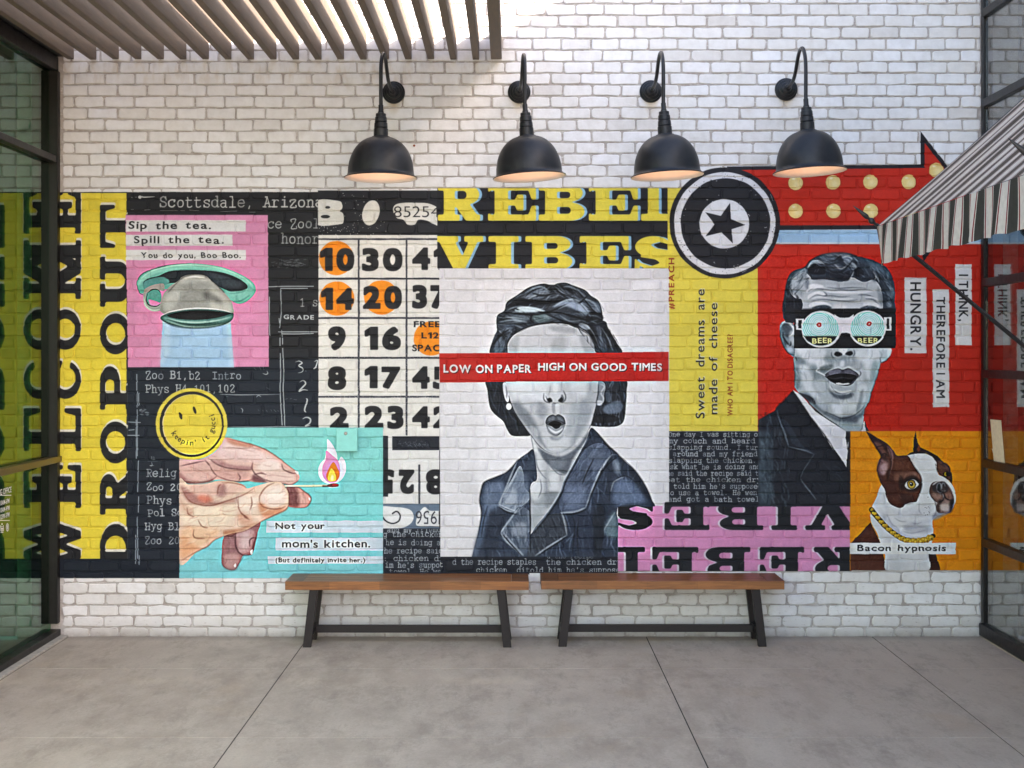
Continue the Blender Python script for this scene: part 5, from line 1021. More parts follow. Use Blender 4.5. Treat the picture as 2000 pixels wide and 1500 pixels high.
def box(name, lo, hi, mat, parent=None, bevel=.003, segs=1):
    bm = bmesh.new(); bm_box(bm, lo, hi, bevel, segs)
    return mesh_obj(name, bm, mat, parent)
def bm_lathe(bm, prof, n=40, M=None, mat=0, cap=False):
    rings = []
    for r, z in prof:
        rings.append([bm.verts.new((r * math.cos(2 * math.pi * i / n), r * math.sin(2 * math.pi * i / n), z)) for i in range(n)])
    for a, b in zip(rings, rings[1:]):
        for i in range(n):
            f = bm.faces.new((a[i], a[(i + 1) % n], b[(i + 1) % n], b[i])); f.material_index = mat
    if cap:
        bm.faces.new(rings[0][::-1]).material_index = mat; bm.faces.new(rings[-1]).material_index = mat
    if M: bmesh.ops.transform(bm, matrix=M, verts=[v for r in rings for v in r])
def bm_tube(bm, pts, r, n=12, mat=0):
    pts = [Vector(p) for p in pts]
    rr = r if isinstance(r, (list, tuple)) else [r] * len(pts)
    rings = []; up = Vector((1, 0, 0))
    for i, p in enumerate(pts):
        t = (pts[min(i + 1, len(pts) - 1)] - pts[max(i - 1, 0)]).normalized()
        a = up - t * up.dot(t)
        if a.length < 1e-3: a = Vector((0, 1, 0)) - t * t.y
        a.normalize(); b = t.cross(a)
        rings.append([bm.verts.new(p + (a * math.cos(2 * math.pi * k / n) + b * math.sin(2 * math.pi * k / n)) * rr[i]) for k in range(n)])
    for a, b in zip(rings, rings[1:]):
        for i in range(n):
            bm.faces.new((a[i], a[(i + 1) % n], b[(i + 1) % n], b[i])).material_index = mat
    bm.faces.new(rings[0][::-1]); bm.faces.new(rings[-1])

class NT:
    def __init__(s, name, rough=.6, spec=.5, metal=0.0):
        s.m = bpy.data.materials.new(name); s.m.use_nodes = True; s.t = s.m.node_tree
        s.b = s.t.nodes['Principled BSDF']; s.b.inputs['Roughness'].default_value = rough
        s.b.inputs['Specular IOR Level'].default_value = spec; s.b.inputs['Metallic'].default_value = metal
    def n(s, typ, **kw):
        nd = s.t.nodes.new(typ)
        for k, v in kw.items(): setattr(nd, k, v)
        return nd
    def l(s, a, b): s.t.links.new(a, b)
    def val(s, v):
        return v
    def noise(s, vec, scale, detail=4, rough=.55, dist=0):
        nd = s.n('ShaderNodeTexNoise'); nd.inputs['Scale'].default_value = scale; nd.inputs['Detail'].default_value = detail
        nd.inputs['Roughness'].default_value = rough; nd.inputs['Distortion'].default_value = dist
        if vec is not None: s.l(vec, nd.inputs['Vector'])
        return nd.outputs['Fac']
    def ramp(s, fac, stops):
        nd = s.n('ShaderNodeValToRGB'); s.l(fac, nd.inputs[0]); e = nd.color_ramp.elements
        while len(e) < len(stops): e.new(.5)
        for q, (p, c) in zip(e, stops):
            q.position = p; q.color = (c, c, c, 1) if isinstance(c, (int, float)) else (*c, 1)
        return nd.outputs[0]
    def mix(s, fac, a, b, mode='MIX'):
        nd = s.n('ShaderNodeMix', data_type='RGBA', blend_type=mode)
        for sock, v in ((nd.inputs[0], fac), (nd.inputs[6], a), (nd.inputs[7], b)):
            if hasattr(v, 'links'): s.l(v, sock)
            elif isinstance(v, (int, float)): sock.default_value = v if sock == nd.inputs[0] else (v, v, v, 1)
            else: sock.default_value = (*v, 1)
        return nd.outputs[2]
    def math(s, op, a, b=0.0, c=0.0):
        nd = s.n('ShaderNodeMath', operation=op)
        for i, v in enumerate((a, b, c)):
            if hasattr(v, 'links'): s.l(v, nd.inputs[i])
            else: nd.inputs[i].default_value = v
        return nd.outputs[0]
    def pos(s): return s.n('ShaderNodeNewGeometry').outputs['Position']
    def obj(s): return s.n('ShaderNodeTexCoord').outputs['Object']
    def map(s, vec, scale=(1, 1, 1), loc=(0, 0, 0), rot=(0, 0, 0)):
        nd = s.n('ShaderNodeMapping'); s.l(vec, nd.inputs[0]); nd.inputs['Scale'].default_value = scale; nd.inputs['Location'].default_value = loc; nd.inputs['Rotation'].default_value = rot
        return nd.outputs[0]
    def bump(s, h, dist=.002, strength=1.0, nrm=None):
        nd = s.n('ShaderNodeBump'); nd.inputs['Distance'].default_value = dist; nd.inputs['Strength'].default_value = strength; s.l(h, nd.inputs['Height'])
        if nrm is not None: s.l(nrm, nd.inputs['Normal'])
        return nd.outputs[0]
    def base(s, c):
        if hasattr(c, 'links'): s.l(c, s.b.inputs['Base Color'])
        else: s.b.inputs['Base Color'].default_value = (*c, 1)
    def nrm(s, n): s.l(n, s.b.inputs['Normal'])
    def rgh(s, r): s.l(r, s.b.inputs['Roughness'])

# ------------------------------------------------------------------ materials
def mat_wall(name, mortar):
    k = NT(name, .62, .22)
    p = k.pos(); sep = k.n('ShaderNodeSeparateXYZ'); k.l(p, sep.inputs[0])
    u = k.math('MULTIPLY_ADD', sep.outputs[0], SC / (MX1 - MX0), (1002 - MX0) / (MX1 - MX0))
    v = k.math('MULTIPLY_ADD', sep.outputs[2], SC / (MY1 - MY0), 1 - (692 + CAM_Z * SC - MY0) / (MY1 - MY0))
    cb = k.n('ShaderNodeCombineXYZ'); k.l(u, cb.inputs[0]); k.l(v, cb.inputs[1])
    im = k.n('ShaderNodeTexImage', image=MIMG, extension='CLIP', interpolation='Linear'); k.l(cb.outputs[0], im.inputs[0])
    big = k.noise(p, 1.3, 3); mid = k.noise(p, 14, 5, .6); fine = k.noise(p, 90, 4, .7)
    st = k.noise(k.map(p, (9, 9, 26)), 3, 4, .65)
    if not mortar:
        c = k.mix(k.ramp(mid, [(.35, 0.0), (.62, 1.0)]), (.72, .705, .695), (.81, .80, .80))
        c = k.mix(k.ramp(big, [(.4, 0.0), (.65, .35)]), c, (.76, .71, .66))
        worn = k.ramp(st, [(.60, 0.0), (.70, 1.0)])
        low = k.ramp(sep.outputs[2], [(.12, .75), (.62, .10), ])
        rnd = k.n('ShaderNodeObjectInfo').outputs['Random']
        c = k.mix(k.math('MULTIPLY', worn, low), c, (.40, .35, .31))
        sp = k.ramp(fine, [(.70, 0.0), (.76, 1.0)])
        c = k.mix(k.math('MULTIPLY', sp, .35), c, (.36, .32, .29))
        c = k.mix(k.math('MULTIPLY', k.ramp(k.noise(p, 5, 3), [(.62, 0.0), (.75, 1.0)]), .3), c, (.56, .50, .45))
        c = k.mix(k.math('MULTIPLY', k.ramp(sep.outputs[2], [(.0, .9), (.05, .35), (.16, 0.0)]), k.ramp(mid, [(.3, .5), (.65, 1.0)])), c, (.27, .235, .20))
        drip = k.ramp(k.noise(k.map(p, (11, 1, .8)), 1.0, 4, .6), [(.60, 0.0), (.74, .30)])
        c = k.mix(k.math('MULTIPLY', drip, k.ramp(mid, [(.35, .3), (.6, 1.0)])), c, (.52, .46, .40))
        # rust stains under the slat ends and wall plates
        zt = k.ramp(k.math('SUBTRACT', sep.outputs[2], 3.83), [(0, 0.0), (.14, .8), (.26, .0)])
        xm = k.math('LESS_THAN', sep.outputs[0], -.08)
        stn = k.ramp(k.noise(k.map(p, (16, 1, 5)), 1.0, 3), [(.5, 0.0), (.66, 1.0)])
        c = k.mix(k.math('MULTIPLY', k.math('MULTIPLY', zt, stn), k.math('MULTIPLY', xm, .6)), c, (.50, .38, .24))
        for lx, lz in ((769, 181), (1014, 180), (1271, 179), (1535, 175)):
            cv = k.n('ShaderNodeVectorMath', operation='DISTANCE'); k.l(k.map(p, (1.5, .01, 1)), cv.inputs[0]); cv.inputs[1].default_value = (X(lx) * 1.5, 0, Z(lz + 21))
            c = k.mix(k.math('MULTIPLY', k.ramp(cv.outputs['Value'], [(.02, .75), (.085, 0.0)]), k.ramp(mid, [(.3, .4), (.6, 1.0)])), c, (.52, .40, .25))
    else:
        c = k.mix(k.ramp(mid, [(.35, 0.0), (.65, 1.0)]), (.36, .315, .285), (.54, .50, .47))
        c = k.mix(k.ramp(st, [(.55, 0.0), (.68, .8)]), c, (.66, .64, .62))
    tone = k.n('ShaderNodeAttribute', attribute_name='tone').outputs['Fac']
    if not mortar:
        c = k.mix(1.0, c, k.ramp(tone, [(0, (.84, .82, .80)), (.35, (.96, .955, .945)), (.7, (1.0, 1.0, 1.0)), (1, (1.04, 1.05, 1.08))]), 'MULTIPLY')
    pw = k.ramp(fine, [(.25, .90), (.7, 1.04)])
    mc = k.mix(1.0, im.outputs['Color'], pw, 'MULTIPLY')
    if not mortar: mc = k.mix(1.0, mc, k.ramp(tone, [(0, .88), (.5, 1.0), (1, 1.06)]), 'MULTIPLY')
    chip = k.math('MULTIPLY', k.ramp(k.noise(p, 42, 5, .75), [(.735, 0.0), (.76, 1.0)]), .55)
    mc = k.mix(chip, mc, (.30, .29, .29))
    cloud = k.mix(.12, mc, k.mix(1.0, mc, k.ramp(mid, [(.3, .5), (.7, 1.5)]), 'MULTIPLY'))
    k.base(k.mix(im.outputs['Alpha'], c, cloud))
    h = k.math('ADD', k.math('MULTIPLY', k.noise(p, 28, 5, .6), 1.0), k.math('MULTIPLY', fine, .35))
    k.nrm(k.bump(h, .0035 if not mortar else .004, .75))
    k.rgh(k.math('MULTIPLY_ADD', im.outputs['Alpha'], -.14, .70))
    return k.m
M_BRICK = mat_wall('painted_brick', False); M_MORTAR = mat_wall('painted_mortar', True)

def mat_concrete():
    k = NT('concrete', .75, .3); p = k.pos()
    a = k.noise(k.map(p, (1, .5, 1)), 1.1, 5, .62, .8); b = k.noise(k.map(p, (1, .45, 1)), 6, 6, .7); f = k.noise(p, 60, 4, .7); g = k.noise(p, 240, 2, .8)
    c = k.mix(k.ramp(a, [(.35, 0.0), (.66, 1.0)]), (.39, .315, .25), (.53, .44, .355))
    c = k.mix(k.ramp(b, [(.40, 0.0), (.62, .8)]), c, (.57, .485, .395))
    c = k.mix(k.ramp(k.noise(k.map(p, (1, .4, 1), (3, 1, 0)), 4.5, 9, .82), [(.50, 0.0), (.66, .75)]), c, (.31, .25, .20))
    c = k.mix(k.ramp(k.noise(p, 1.6, 3), [(.6, 0.0), (.74, .45)]), c, (.50, .37, .25))
    crk = k.n('ShaderNodeTexVoronoi', feature='DISTANCE_TO_EDGE'); k.l(k.map(p, (.55, .5, 1)), crk.inputs['Vector']); crk.inputs['Scale'].default_value = .8; crk.inputs['Randomness'].default_value = 1
    wig = k.noise(p, 2.5, 6, .7)
    scf = k.noise(k.map(p, (22, 2.2, 1), (0, 0, 0), (0, 0, .5)), 1.0, 3, .6)
    c = k.mix(k.ramp(scf, [(.66, 0.0), (.72, .28)]), c, (.30, .26, .225))
    c = k.mix(k.ramp(wig, [(.60, 0.0), (.64, .22), (.68, 0.0)]), c, (.26, .225, .20))
    c = k.mix(k.ramp(f, [(.3, .30), (.7, 0.0)]), c, (.24, .22, .20))
    c = k.mix(k.ramp(g, [(.64, 0.0), (.70, .6)]), c, (.15, .135, .12))
    c = k.mix(k.ramp(k.noise(p, 34, 3, .6), [(.70, 0.0), (.73, .5)]), c, (.20, .175, .155))
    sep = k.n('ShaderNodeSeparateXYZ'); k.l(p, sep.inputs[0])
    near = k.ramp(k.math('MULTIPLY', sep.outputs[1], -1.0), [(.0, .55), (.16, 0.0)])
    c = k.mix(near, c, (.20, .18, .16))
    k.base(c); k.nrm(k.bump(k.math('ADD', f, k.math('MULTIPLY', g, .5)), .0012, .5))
    k.rgh(k.ramp(b, [(.3, .55), (.7, .8)]))
    return k.m
M_CONC = mat_concrete()
def mat_plain(name, c, rough=.5, spec=.5, metal=0, var=.12, scale=20, bump=0.0, streak=(1, 1, 1)):
    k = NT(name, rough, spec, metal); o = k.pos()
    n = k.noise(k.map(o, streak), scale, 4, .6)
    lo = tuple(x * (1 - var) for x in c); hi = tuple(min(1, x * (1 + var)) for x in c)
    k.base(k.mix(k.ramp(n, [(.3, 0.0), (.7, 1.0)]), lo, hi))
    if bump: k.nrm(k.bump(n, bump, .6))
    k.rgh(k.ramp(n, [(.3, rough * .85), (.7, min(1, rough * 1.15))]))
    return k.m
M_BRONZE = mat_plain('dark_bronze_frame', (.011, .010, .010), .40, .3, 0, .2, 30)
M_GASKET = mat_plain('black_gasket', (.008, .008, .008), .95, .0, 0, .1, 30)
M_RAIL = mat_plain('bronze_door_rail', (.16, .12, .07), .35, .5, .6, .15, 40)
M_SLAT = mat_plain('taupe_painted_timber', (.165, .125, .094), .6, .3, 0, .25, 9, .002, (6, .7, 6))
M_SHADE = mat_plain('satin_black_enamel', (.015, .016, .018), .42, .35, 0, .25, 25)
M_IRON = mat_plain('black_iron', (.016, .016, .018), .4, .5, 0, .3, 60, .0006)
M_LEG = mat_plain('brown_black_steel', (.022, .017, .017), .5, .3, 0, .12, 40)
M_TURQ = mat_plain('turquoise_paint', (.24, .66, .60), .5, .4, 0, .06, 30, .0008)
M_STEEL = mat_plain('zinc', (.35, .34, .32), .35, .5, .8, .2, 60)
M_STUCCO = mat_plain('pale_stucco', (.52, .49, .45), .85, .2, 0, .1, 6, .002)
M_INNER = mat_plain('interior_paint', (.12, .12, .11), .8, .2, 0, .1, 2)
M_PAPER = mat_plain('cream_paper', (.72, .64, .46), .8, .2, 0, .1, 30)
M_LETTER = mat_plain('white_vinyl', (.82, .83, .82), .6, .3, 0, .02, 30)
M_JOINT = mat_plain('joint_filler', (.055, .05, .045), .9, .2, 0, .2, 30)

def mat_wood(name, tone):
    k = NT(name, .42, .45); p = k.obj(); oi = k.n('ShaderNodeObjectInfo').outputs['Random']
    sh = k.n('ShaderNodeCombineXYZ'); k.l(k.math('MULTIPLY', oi, 37.0), sh.inputs[0]); k.l(k.math('MULTIPLY', oi, 11.0), sh.inputs[1])
    ad = k.n('ShaderNodeVectorMath', operation='ADD'); k.l(p, ad.inputs[0]); k.l(sh.outputs[0], ad.inputs[1]); q = ad.outputs[0]
    g = k.noise(k.map(q, (1.6, 34, 34)), 2.2, 6, .7, 1.2); f = k.noise(k.map(q, (3, 150, 150)), 1.5, 4, .7)
    br = k.n('ShaderNodeTexBrick'); br.inputs['Scale'].default_value = 1; br.inputs['Brick Width'].default_value = .34; br.inputs['Row Height'].default_value = .034
    br.inputs['Mortar Size'].default_value = .0006; br.inputs['Color1'].default_value = (.25, .25, .25, 1); br.inputs['Color2'].default_value = (1, 1, 1, 1); br.inputs['Mortar'].default_value = (.1, .1, .1, 1); br.inputs['Bias'].default_value = .1
    k.l(q, br.inputs[0])
    c = k.mix(k.ramp(g, [(.3, 0.0), (.7, 1.0)]), (.16 * tone, .045 * tone, .012 * tone), (.74 * tone, .28 * tone, .075 * tone))
    c = k.mix(k.ramp(f, [(.4, .35), (.6, 0.0)]), c, (.12 * tone, .045 * tone, .02 * tone))
    c = k.mix(.75, c, k.mix(1.0, c, br.outputs['Color'], 'MULTIPLY'))
    c = k.mix(k.math('MULTIPLY', oi, .3), c, (.42 * tone, .17 * tone, .06 * tone))
    k.base(c); k.nrm(k.bump(f, .0008, .5)); k.rgh(k.ramp(g, [(.3, .36), (.7, .5)]))
    return k.m
M_WOOD = mat_wood('oiled_acacia', .74); M_WOODF = mat_wood('acacia_edge', .74); M_WOODE = mat_wood('dark_acacia_end', .5)

def mat_glass(name, refl, fac, trans, rough=.012):
    m = bpy.data.materials.new(name); m.use_nodes = True; t = m.node_tree; t.nodes.clear()
    gl = t.nodes.new('ShaderNodeBsdfGlossy'); gl.inputs['Color'].default_value = (*refl, 1); gl.inputs['Roughness'].default_value = rough
    tr = t.nodes.new('ShaderNodeBsdfTransparent'); tr.inputs['Color'].default_value = (*trans, 1)
    mx = t.nodes.new('ShaderNodeMixShader'); mx.inputs[0].default_value = fac
    ns = t.nodes.new('ShaderNodeTexNoise'); ns.inputs['Scale'].default_value = .8; ns.inputs['Detail'].default_value = 1
    g = t.nodes.new('ShaderNodeNewGeometry'); t.links.new(g.outputs['Position'], ns.inputs['Vector'])
    bp = t.nodes.new('ShaderNodeBump'); bp.inputs['Distance'].default_value = .002; bp.inputs['Strength'].default_value = .25
    t.links.new(ns.outputs['Fac'], bp.inputs['Height']); t.links.new(bp.outputs[0], gl.inputs['Normal'])
    o = t.nodes.new('ShaderNodeOutputMaterial')
    t.links.new(tr.outputs[0], mx.inputs[1]); t.links.new(gl.outputs[0], mx.inputs[2]); t.links.new(mx.outputs[0], o.inputs[0])
    return m
M_GLASS_L = mat_glass('green_solar_glass', (.66, .74, .68), .27, (.34, .70, .52))
M_GLASS_R = mat_glass('clear_window_glass', (.85, .84, .84), .33, (.75, .78, .76))

# ------------------------------------------------------------------ ground
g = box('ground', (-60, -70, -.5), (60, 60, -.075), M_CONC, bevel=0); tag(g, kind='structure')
pave = bpy.data.objects.new('pavement', None); link(pave); tag(pave, kind='structure')
jf = box('joint_filler', (-3.4, -9.4, -.074), (3.5, .02, -.0022), M_JOINT, pave, bevel=0)
jx = [-3.115, -1.434, .934, 2.518, 3.45]; jy = [0.015, -.99, -2.56, -4.15, -5.75, -7.35, -8.95]
for i in range(len(jx) - 1):
    for j in range(len(jy) - 1):
        gx0 = .0042 if i else .001
        bm = bmesh.new(); bm_box(bm, (jx[i] + .0035, jy[j + 1] + .0022, -.06), (jx[i + 1] - .0035, jy[j] - .0022, R.uniform(-.0001, .0001)), .0006, 1)
        mesh_obj('slab', bm, M_CONC, pave)
kerb = box('kerb', (-3.24, -9.0, -.05), (-3.119, .004, .012), mat_plain('pale_concrete_edge', (.42, .39, .34), .8, .2, 0, .25, 25, .003), None, .004)
tag(kerb, kind='structure')

# ------------------------------------------------------------------ the brick wall
wall = thing('brick_wall', 'white painted brick wall carrying a large collage mural of slab letters, portraits and numbers', 'wall', (0, 0, 0))
XL, XR = X(102), X(1920)
bm = bmesh.new(); bm_box(bm, (XL - .25, .0102, -.06), (XR + .25, .22, 5.62))
mesh_obj('mortar', bm, M_MORTAR, wall)
box('coping', (XL - .3, -.03, 5.62), (XR + .3, .26, 5.70), M_STUCCO, wall)

def brick_pts(w, h, rnd, wear=1.0):
    """outline of a slightly crooked brick face, ten points, and its rings"""
    c = R.uniform(.003, .008) * wear
    def j(s=.0013): return rnd.gauss(0, s) * wear
    o = [(-w / 2 + c, -h / 2), (0, -h / 2), (w / 2 - c, -h / 2), (w / 2, -h / 2 + c), (w / 2, h / 2 - c), (w / 2 - c, h / 2), (R.uniform(-.02, .02), h / 2), (-w / 2 + c, h / 2), (-w / 2, h / 2 - c), (-w / 2, -h / 2 + c)]
    return [(x + j(), z + j()) for x, z in o]
def bm_brick(bm, cx, cz, w, h, y0=0.0, rx=0.0, ry=0.0, wear=1.0):
    o = brick_pts(w, h, R, wear)
    n = len(o); rings = []
    for y, ins in ((.014, -.0008), (.0034, .0004), (0.0, .0046)):
        ring = []
        for x, z in o:
            L = math.hypot(x / w, z / h) + 1e-6
            sx, sz = x - math.copysign(ins, x) * min(1, abs(x) / (w * .3)), z - math.copysign(ins, z) * min(1, abs(z) / (h * .3))
            yy = y + (y0 + sx * rx + sz * ry if y < .01 else 0) + (R.gauss(0, .0004) if y == 0 else 0)
            ring.append(bm.verts.new((cx + sx, yy, cz + sz)))
        rings.append(ring)
    for a, b in zip(rings, rings[1:]):
        for i in range(n): bm.faces.new((a[i], a[(i + 1) % n], b[(i + 1) % n], b[i]))
    c = bm.verts.new((cx, y0 - R.uniform(0, .001), cz))
    for i in range(n): bm.faces.new((rings[-1][i], rings[-1][(i + 1) % n], c))
courses = []; y = 1246.5; i = 0
while Z(y) < 5.6:
    p = 21.6 + i * .0192; courses.append((Z(y), Z(y - p))); y -= p; i += 1
full = []; cut = []
xa, xb = X(121.5), X(1917)
for i, (z0, z1) in enumerate(courses):
    z1 = min(z1, 5.615)
    x = X(174 - 57.8 * 3 + (28.9 if i % 2 else 0) + R.gauss(0, 2.2)); pitch = 57.8 / SC
    while x < xb:
        nx = x + pitch + R.gauss(0, .0035)
        a, b = max(x, xa), min(nx, xb)
        jt = .0115 + R.uniform(-.001, .0015)
        if b - a > .03:
            w_ = b - a - jt; h_ = z1 - z0 - .0105
            it = ((a + b) / 2, (z0 + z1) / 2 + R.gauss(0, .0006), w_, h_)
            (full if (a == x and b == nx) else cut).append(it)
        x = nx
full.sort(key=lambda q: (q[0] / 1.25 - .0) ** 2 + (q[1] - 1.98) ** 2)
parts, rest = full[:300], full[300:] + cut
variants = []
for k in range(30):
    bm = bmesh.new(); bm_brick(bm, 0, 0, .1965, .0685, 0, R.gauss(0, .010), R.gauss(0, .035), 1.5)
    bm.normal_update(); me = bpy.data.meshes.new('brick'); bm.to_mesh(me); bm.free(); me.materials.append(M_BRICK); at = me.attributes.new('tone', 'FLOAT', 'POINT'); tv = min(1, max(0, R.gauss(.55, .22)))
    for q in at.data: q.value = tv
    variants.append(me)
for cx, cz, w_, h_ in parts:
    o = bpy.data.objects.new('brick', R.choice(variants)); link(o, wall)
    o.location = (cx, R.gauss(0, .0014), cz); o.scale = (w_ / .1965 * R.choice((1, 1)), 1, h_ / .0685)
bm = bmesh.new(); TL = bm.verts.layers.float.new('tone')
for cx, cz, w_, h_ in rest:
    n0 = len(bm.verts)
    bm_brick(bm, cx, cz, w_, h_, R.gauss(0, .0015), R.gauss(0, .010), R.gauss(0, .035), 1.5 if cz > .6 else 2.0)
    bm.verts.ensure_lookup_table(); tv = min(1, max(0, R.gauss(.55 if cz > .7 else .40, .22)))
    for q in range(n0, len(bm.verts)): bm.verts[q][TL] = tv
bw = mesh_obj('brickwork', bm, M_BRICK, wall); tag(bw, kind='stuff')

# ------------------------------------------------------------------ buildings either side
LB = thing('building', 'green-glazed shop building on the left with a dark header below the slats', 'building', (XL - 3.5, -7, 0))
def part(name, lo, hi, mat, parent, bevel=.003):
    l0 = parent.location
    return box(name, tuple(a - b for a, b in zip(lo, l0)), tuple(a - b for a, b in zip(hi, l0)), mat, parent, bevel)
part('roof', (XL - 7, -9.5, 4.36), (XL - .03, .22, 4.52), M_STUCCO, LB)
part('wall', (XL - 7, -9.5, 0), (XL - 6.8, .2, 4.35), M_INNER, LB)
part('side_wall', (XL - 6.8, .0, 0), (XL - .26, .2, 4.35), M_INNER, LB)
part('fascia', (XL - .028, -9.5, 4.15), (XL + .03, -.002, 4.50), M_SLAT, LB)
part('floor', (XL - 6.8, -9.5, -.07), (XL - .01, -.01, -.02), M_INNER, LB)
part('end_wall', (XL - 6.8, -9.68, -.3), (XL - .03, -9.51, 4.35), M_STUCCO, LB)
RB = thing('building', 'taller shop building on the right behind the striped awning and dark window bars', 'building', (XR + 3, -7, 0))
part('wall', (XR + .02, -9.5, 4.75), (XR + .3, .0, 6.42), M_STUCCO, RB)
part('roof', (XR + .3, -9.5, 6.0), (XR + 6, .2, 6.2), M_STUCCO, RB)
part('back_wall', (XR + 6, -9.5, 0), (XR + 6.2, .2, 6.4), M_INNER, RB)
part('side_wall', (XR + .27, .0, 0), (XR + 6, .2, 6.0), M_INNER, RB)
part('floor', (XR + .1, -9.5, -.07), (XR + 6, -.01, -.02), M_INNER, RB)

part('end_wall', (XR + .05, -9.68, -.3), (XR + 6.2, -9.51, 6.0), M_STUCCO, RB)
# ------------------------------------------------------------------ storefront windows
LS = thing('storefront_window', 'green-tinted storefront glass on the left edge mirroring the yellow WELCOME column', 'window', (XL, -4, 0))
xf = X(118)
part('header', (XL - .05, -9.5, Z(140)), (xf - .012, -.004, Z(112)), M_BRONZE, LS)
part('header', (XL - .05, -9.5, Z(111)), (xf + .02, -.004, Z(92)), M_BRONZE, LS)
part('corner_post', (XL - .0094, -.0632, .10), (xf, -.006, Z(141)), M_BRONZE, LS)
part('post_core', (XL - .078, -.19, .10), (XL - .0095, -.006, Z(141)), M_GASKET, LS)
part('post', (XL - .05, -2.70, .10), (xf, -2.64, Z(141)), M_BRONZE, LS)
part('post', (XL - .05, -5.40, .10), (xf, -5.34, Z(141)), M_BRONZE, LS)
part('post', (XL - .05, -8.10, .10), (xf, -8.04, Z(141)), M_BRONZE, LS)
part('rail', (XL - .05, -9.5, Z(320)), (xf - .006, -.064, Z(307)), M_BRONZE, LS)
part('door_rail', (XL + .002, -2.638, Z(902)), (xf + .012, -.004, Z(890)), M_RAIL, LS)
part('sill', (XL - .05, -9.5, Z(1243)), (xf + .004, -.004, Z(1228)), M_BRONZE, LS)
part('sill', (XL - .05, -9.5, .013), (xf - .02, -.004, Z(1243.8)), M_BRONZE, LS)
for y0, y1 in ((-2.638, -.03), (-5.338, -2.702), (-8.038, -5.402), (-9.5, -8.102)):
    for z0, z1 in ((Z(1228) + .001, Z(320) - .001), (Z(307) + .001, Z(140) - .001)):
        part('glass_pane', (XL - .008, y0, z0), (XL, y1, z1), M_GLASS_L, LS, 0)
RS = thing('storefront_window', 'barred shop window on the right edge reflecting red and orange brickwork', 'window', (XR, -4, 0))
part('corner_post', (XR - .016, -.058, .10), (XR + .05, -.006, 4.74), M_BRONZE, RS)
for yy in (-2.45, -4.9, -7.3):
    part('post', (XR - .016, yy - .05, .10), (XR + .05, yy, 4.74), M_BRONZE, RS)
zs = [Z(1217) - .0]
for k, py in enumerate((1057, 903, 730, 553, 379, 205, 30)):
    part('rail', (XR - .026, -9.5, Z(py) - .028), (XR + .04, -.060, Z(py) + .028), M_BRONZE, RS)
part('sill', (XR - .03, -9.5, Z(1240)), (XR + .05, -.004, Z(1216)), M_BRONZE, RS)
part('kerb', (XR - .024, -9.5, -.05), (XR + .05, -.004, Z(1240.5)), M_CONC, RS)
rows = [Z(1216)] + [Z(p) for p in (1057, 903, 730, 553, 379, 205, 30)] + [4.775]
for a, b in zip(rows, rows[1:]):
    z0 = a + (.029 if a != rows[0] else .001); z1 = b - .029
    for y0, y1 in ((-2.449, -.060), (-4.899, -2.501), (-7.299, -4.951), (-9.5, -7.351)):
        part('glass_pane', (XR, y0, z0), (XR + .006, y1, z1), M_GLASS_R, RS, 0)
# notes taped inside the right-hand glass
def sheet(name, pts, mat, t=.0008):
    bm = bmesh.new(); a = [bm.verts.new(p) for p in pts]; b = [bm.verts.new((p[0] + t, p[1], p[2])) for p in pts]
    bm.faces.new(a); bm.faces.new(b[::-1]); n = len(a)
    for i in range(n): bm.faces.new((a[i], b[i], b[(i + 1) % n], a[(i + 1) % n]))
    return mesh_obj(name, bm, mat)
def gy(px, gx): return -(9.7 - FPX * gx / abs(px - 1002))
def gz(px, py, gx): return CAM_Z + (692 - py) * gx / abs(px - 1002)
xr = XR - .0012
def gp(px, py): return (xr, gy(px, xr), gz(px, py, xr))
n1 = sheet('paper_note', [gp(1934, 819), gp(1955, 821), gp(1962, 903), gp(1941, 900)], M_PAPER); tag(n1, 'tall cream handwritten paper slip taped to the right window glass', 'note')
# lettering on the left-hand glass
xl = XL + .0012
def vinyl(s, px1, py0, py1, adv):
    """right end at px1; cap height py0..py1"""
    cu = bpy.data.curves.new('lettering', 'FONT'); cu.body = s; cu.offset = .012; cu.extrude = 0.0; cu.resolution_u = 3
    tmp = bpy.data.objects.new('tmp', cu); COL.objects.link(tmp); dg = bpy.context.evaluated_depsgraph_get()
    me = bpy.data.meshes.new_from_object(tmp.evaluated_get(dg)); bpy.data.objects.remove(tmp)
    yR, zT, zB = gy(px1, -xl), gz(px1, py0, -xl), gz(px1, py1, -xl)
    xs = [v.co.x for v in me.vertices]; mx, mn = max(xs), min(xs); k = adv * len(s) / (mx - mn); kz = (zT - zB) / .7
    for v in me.vertices:
        v.co = Vector((xl, yR - (mx - v.co.x) * k, zB + v.co.y * kz)) - LS.location
    me.materials.clear(); me.materials.append(M_LETTER)
    return link(bpy.data.objects.new('lettering', me), LS)
vinyl("LEASING OFFICE", 22.5, 950, 961, .024)
vinyl("10AM-6PM", 18.5, 973, 982, .0195); vinyl("10AM-4PM", 18.5, 987, 996, .0195); vinyl("12PM-5PM", 18.5, 1000, 1009, .0195)
bm = bmesh.new()
def qd(px0, px1, py0, py1):
    p = [(px0, py0), (px1, py0), (px1, py1), (px0, py1)]
    bm.faces.new([bm.verts.new(Vector((xl, gy(a, -xl), gz(a, b, -xl))) - LS.location) for a, b in p])
qd(0, 22, 966.5, 968); qd(0, 19, 1016, 1017)
qd(1, 7, 1031.5, 1033); qd(1, 2, 1026, 1037); qd(6, 7, 1026, 1037); qd(1, 7, 1036, 1037.5); qd(3, 5, 1022, 1025); qd(2.4, 5.6, 1028.5, 1029.5); qd(2.4, 5.6, 1033, 1034.4); qd(1.5, 6.5, 1039, 1040.5)
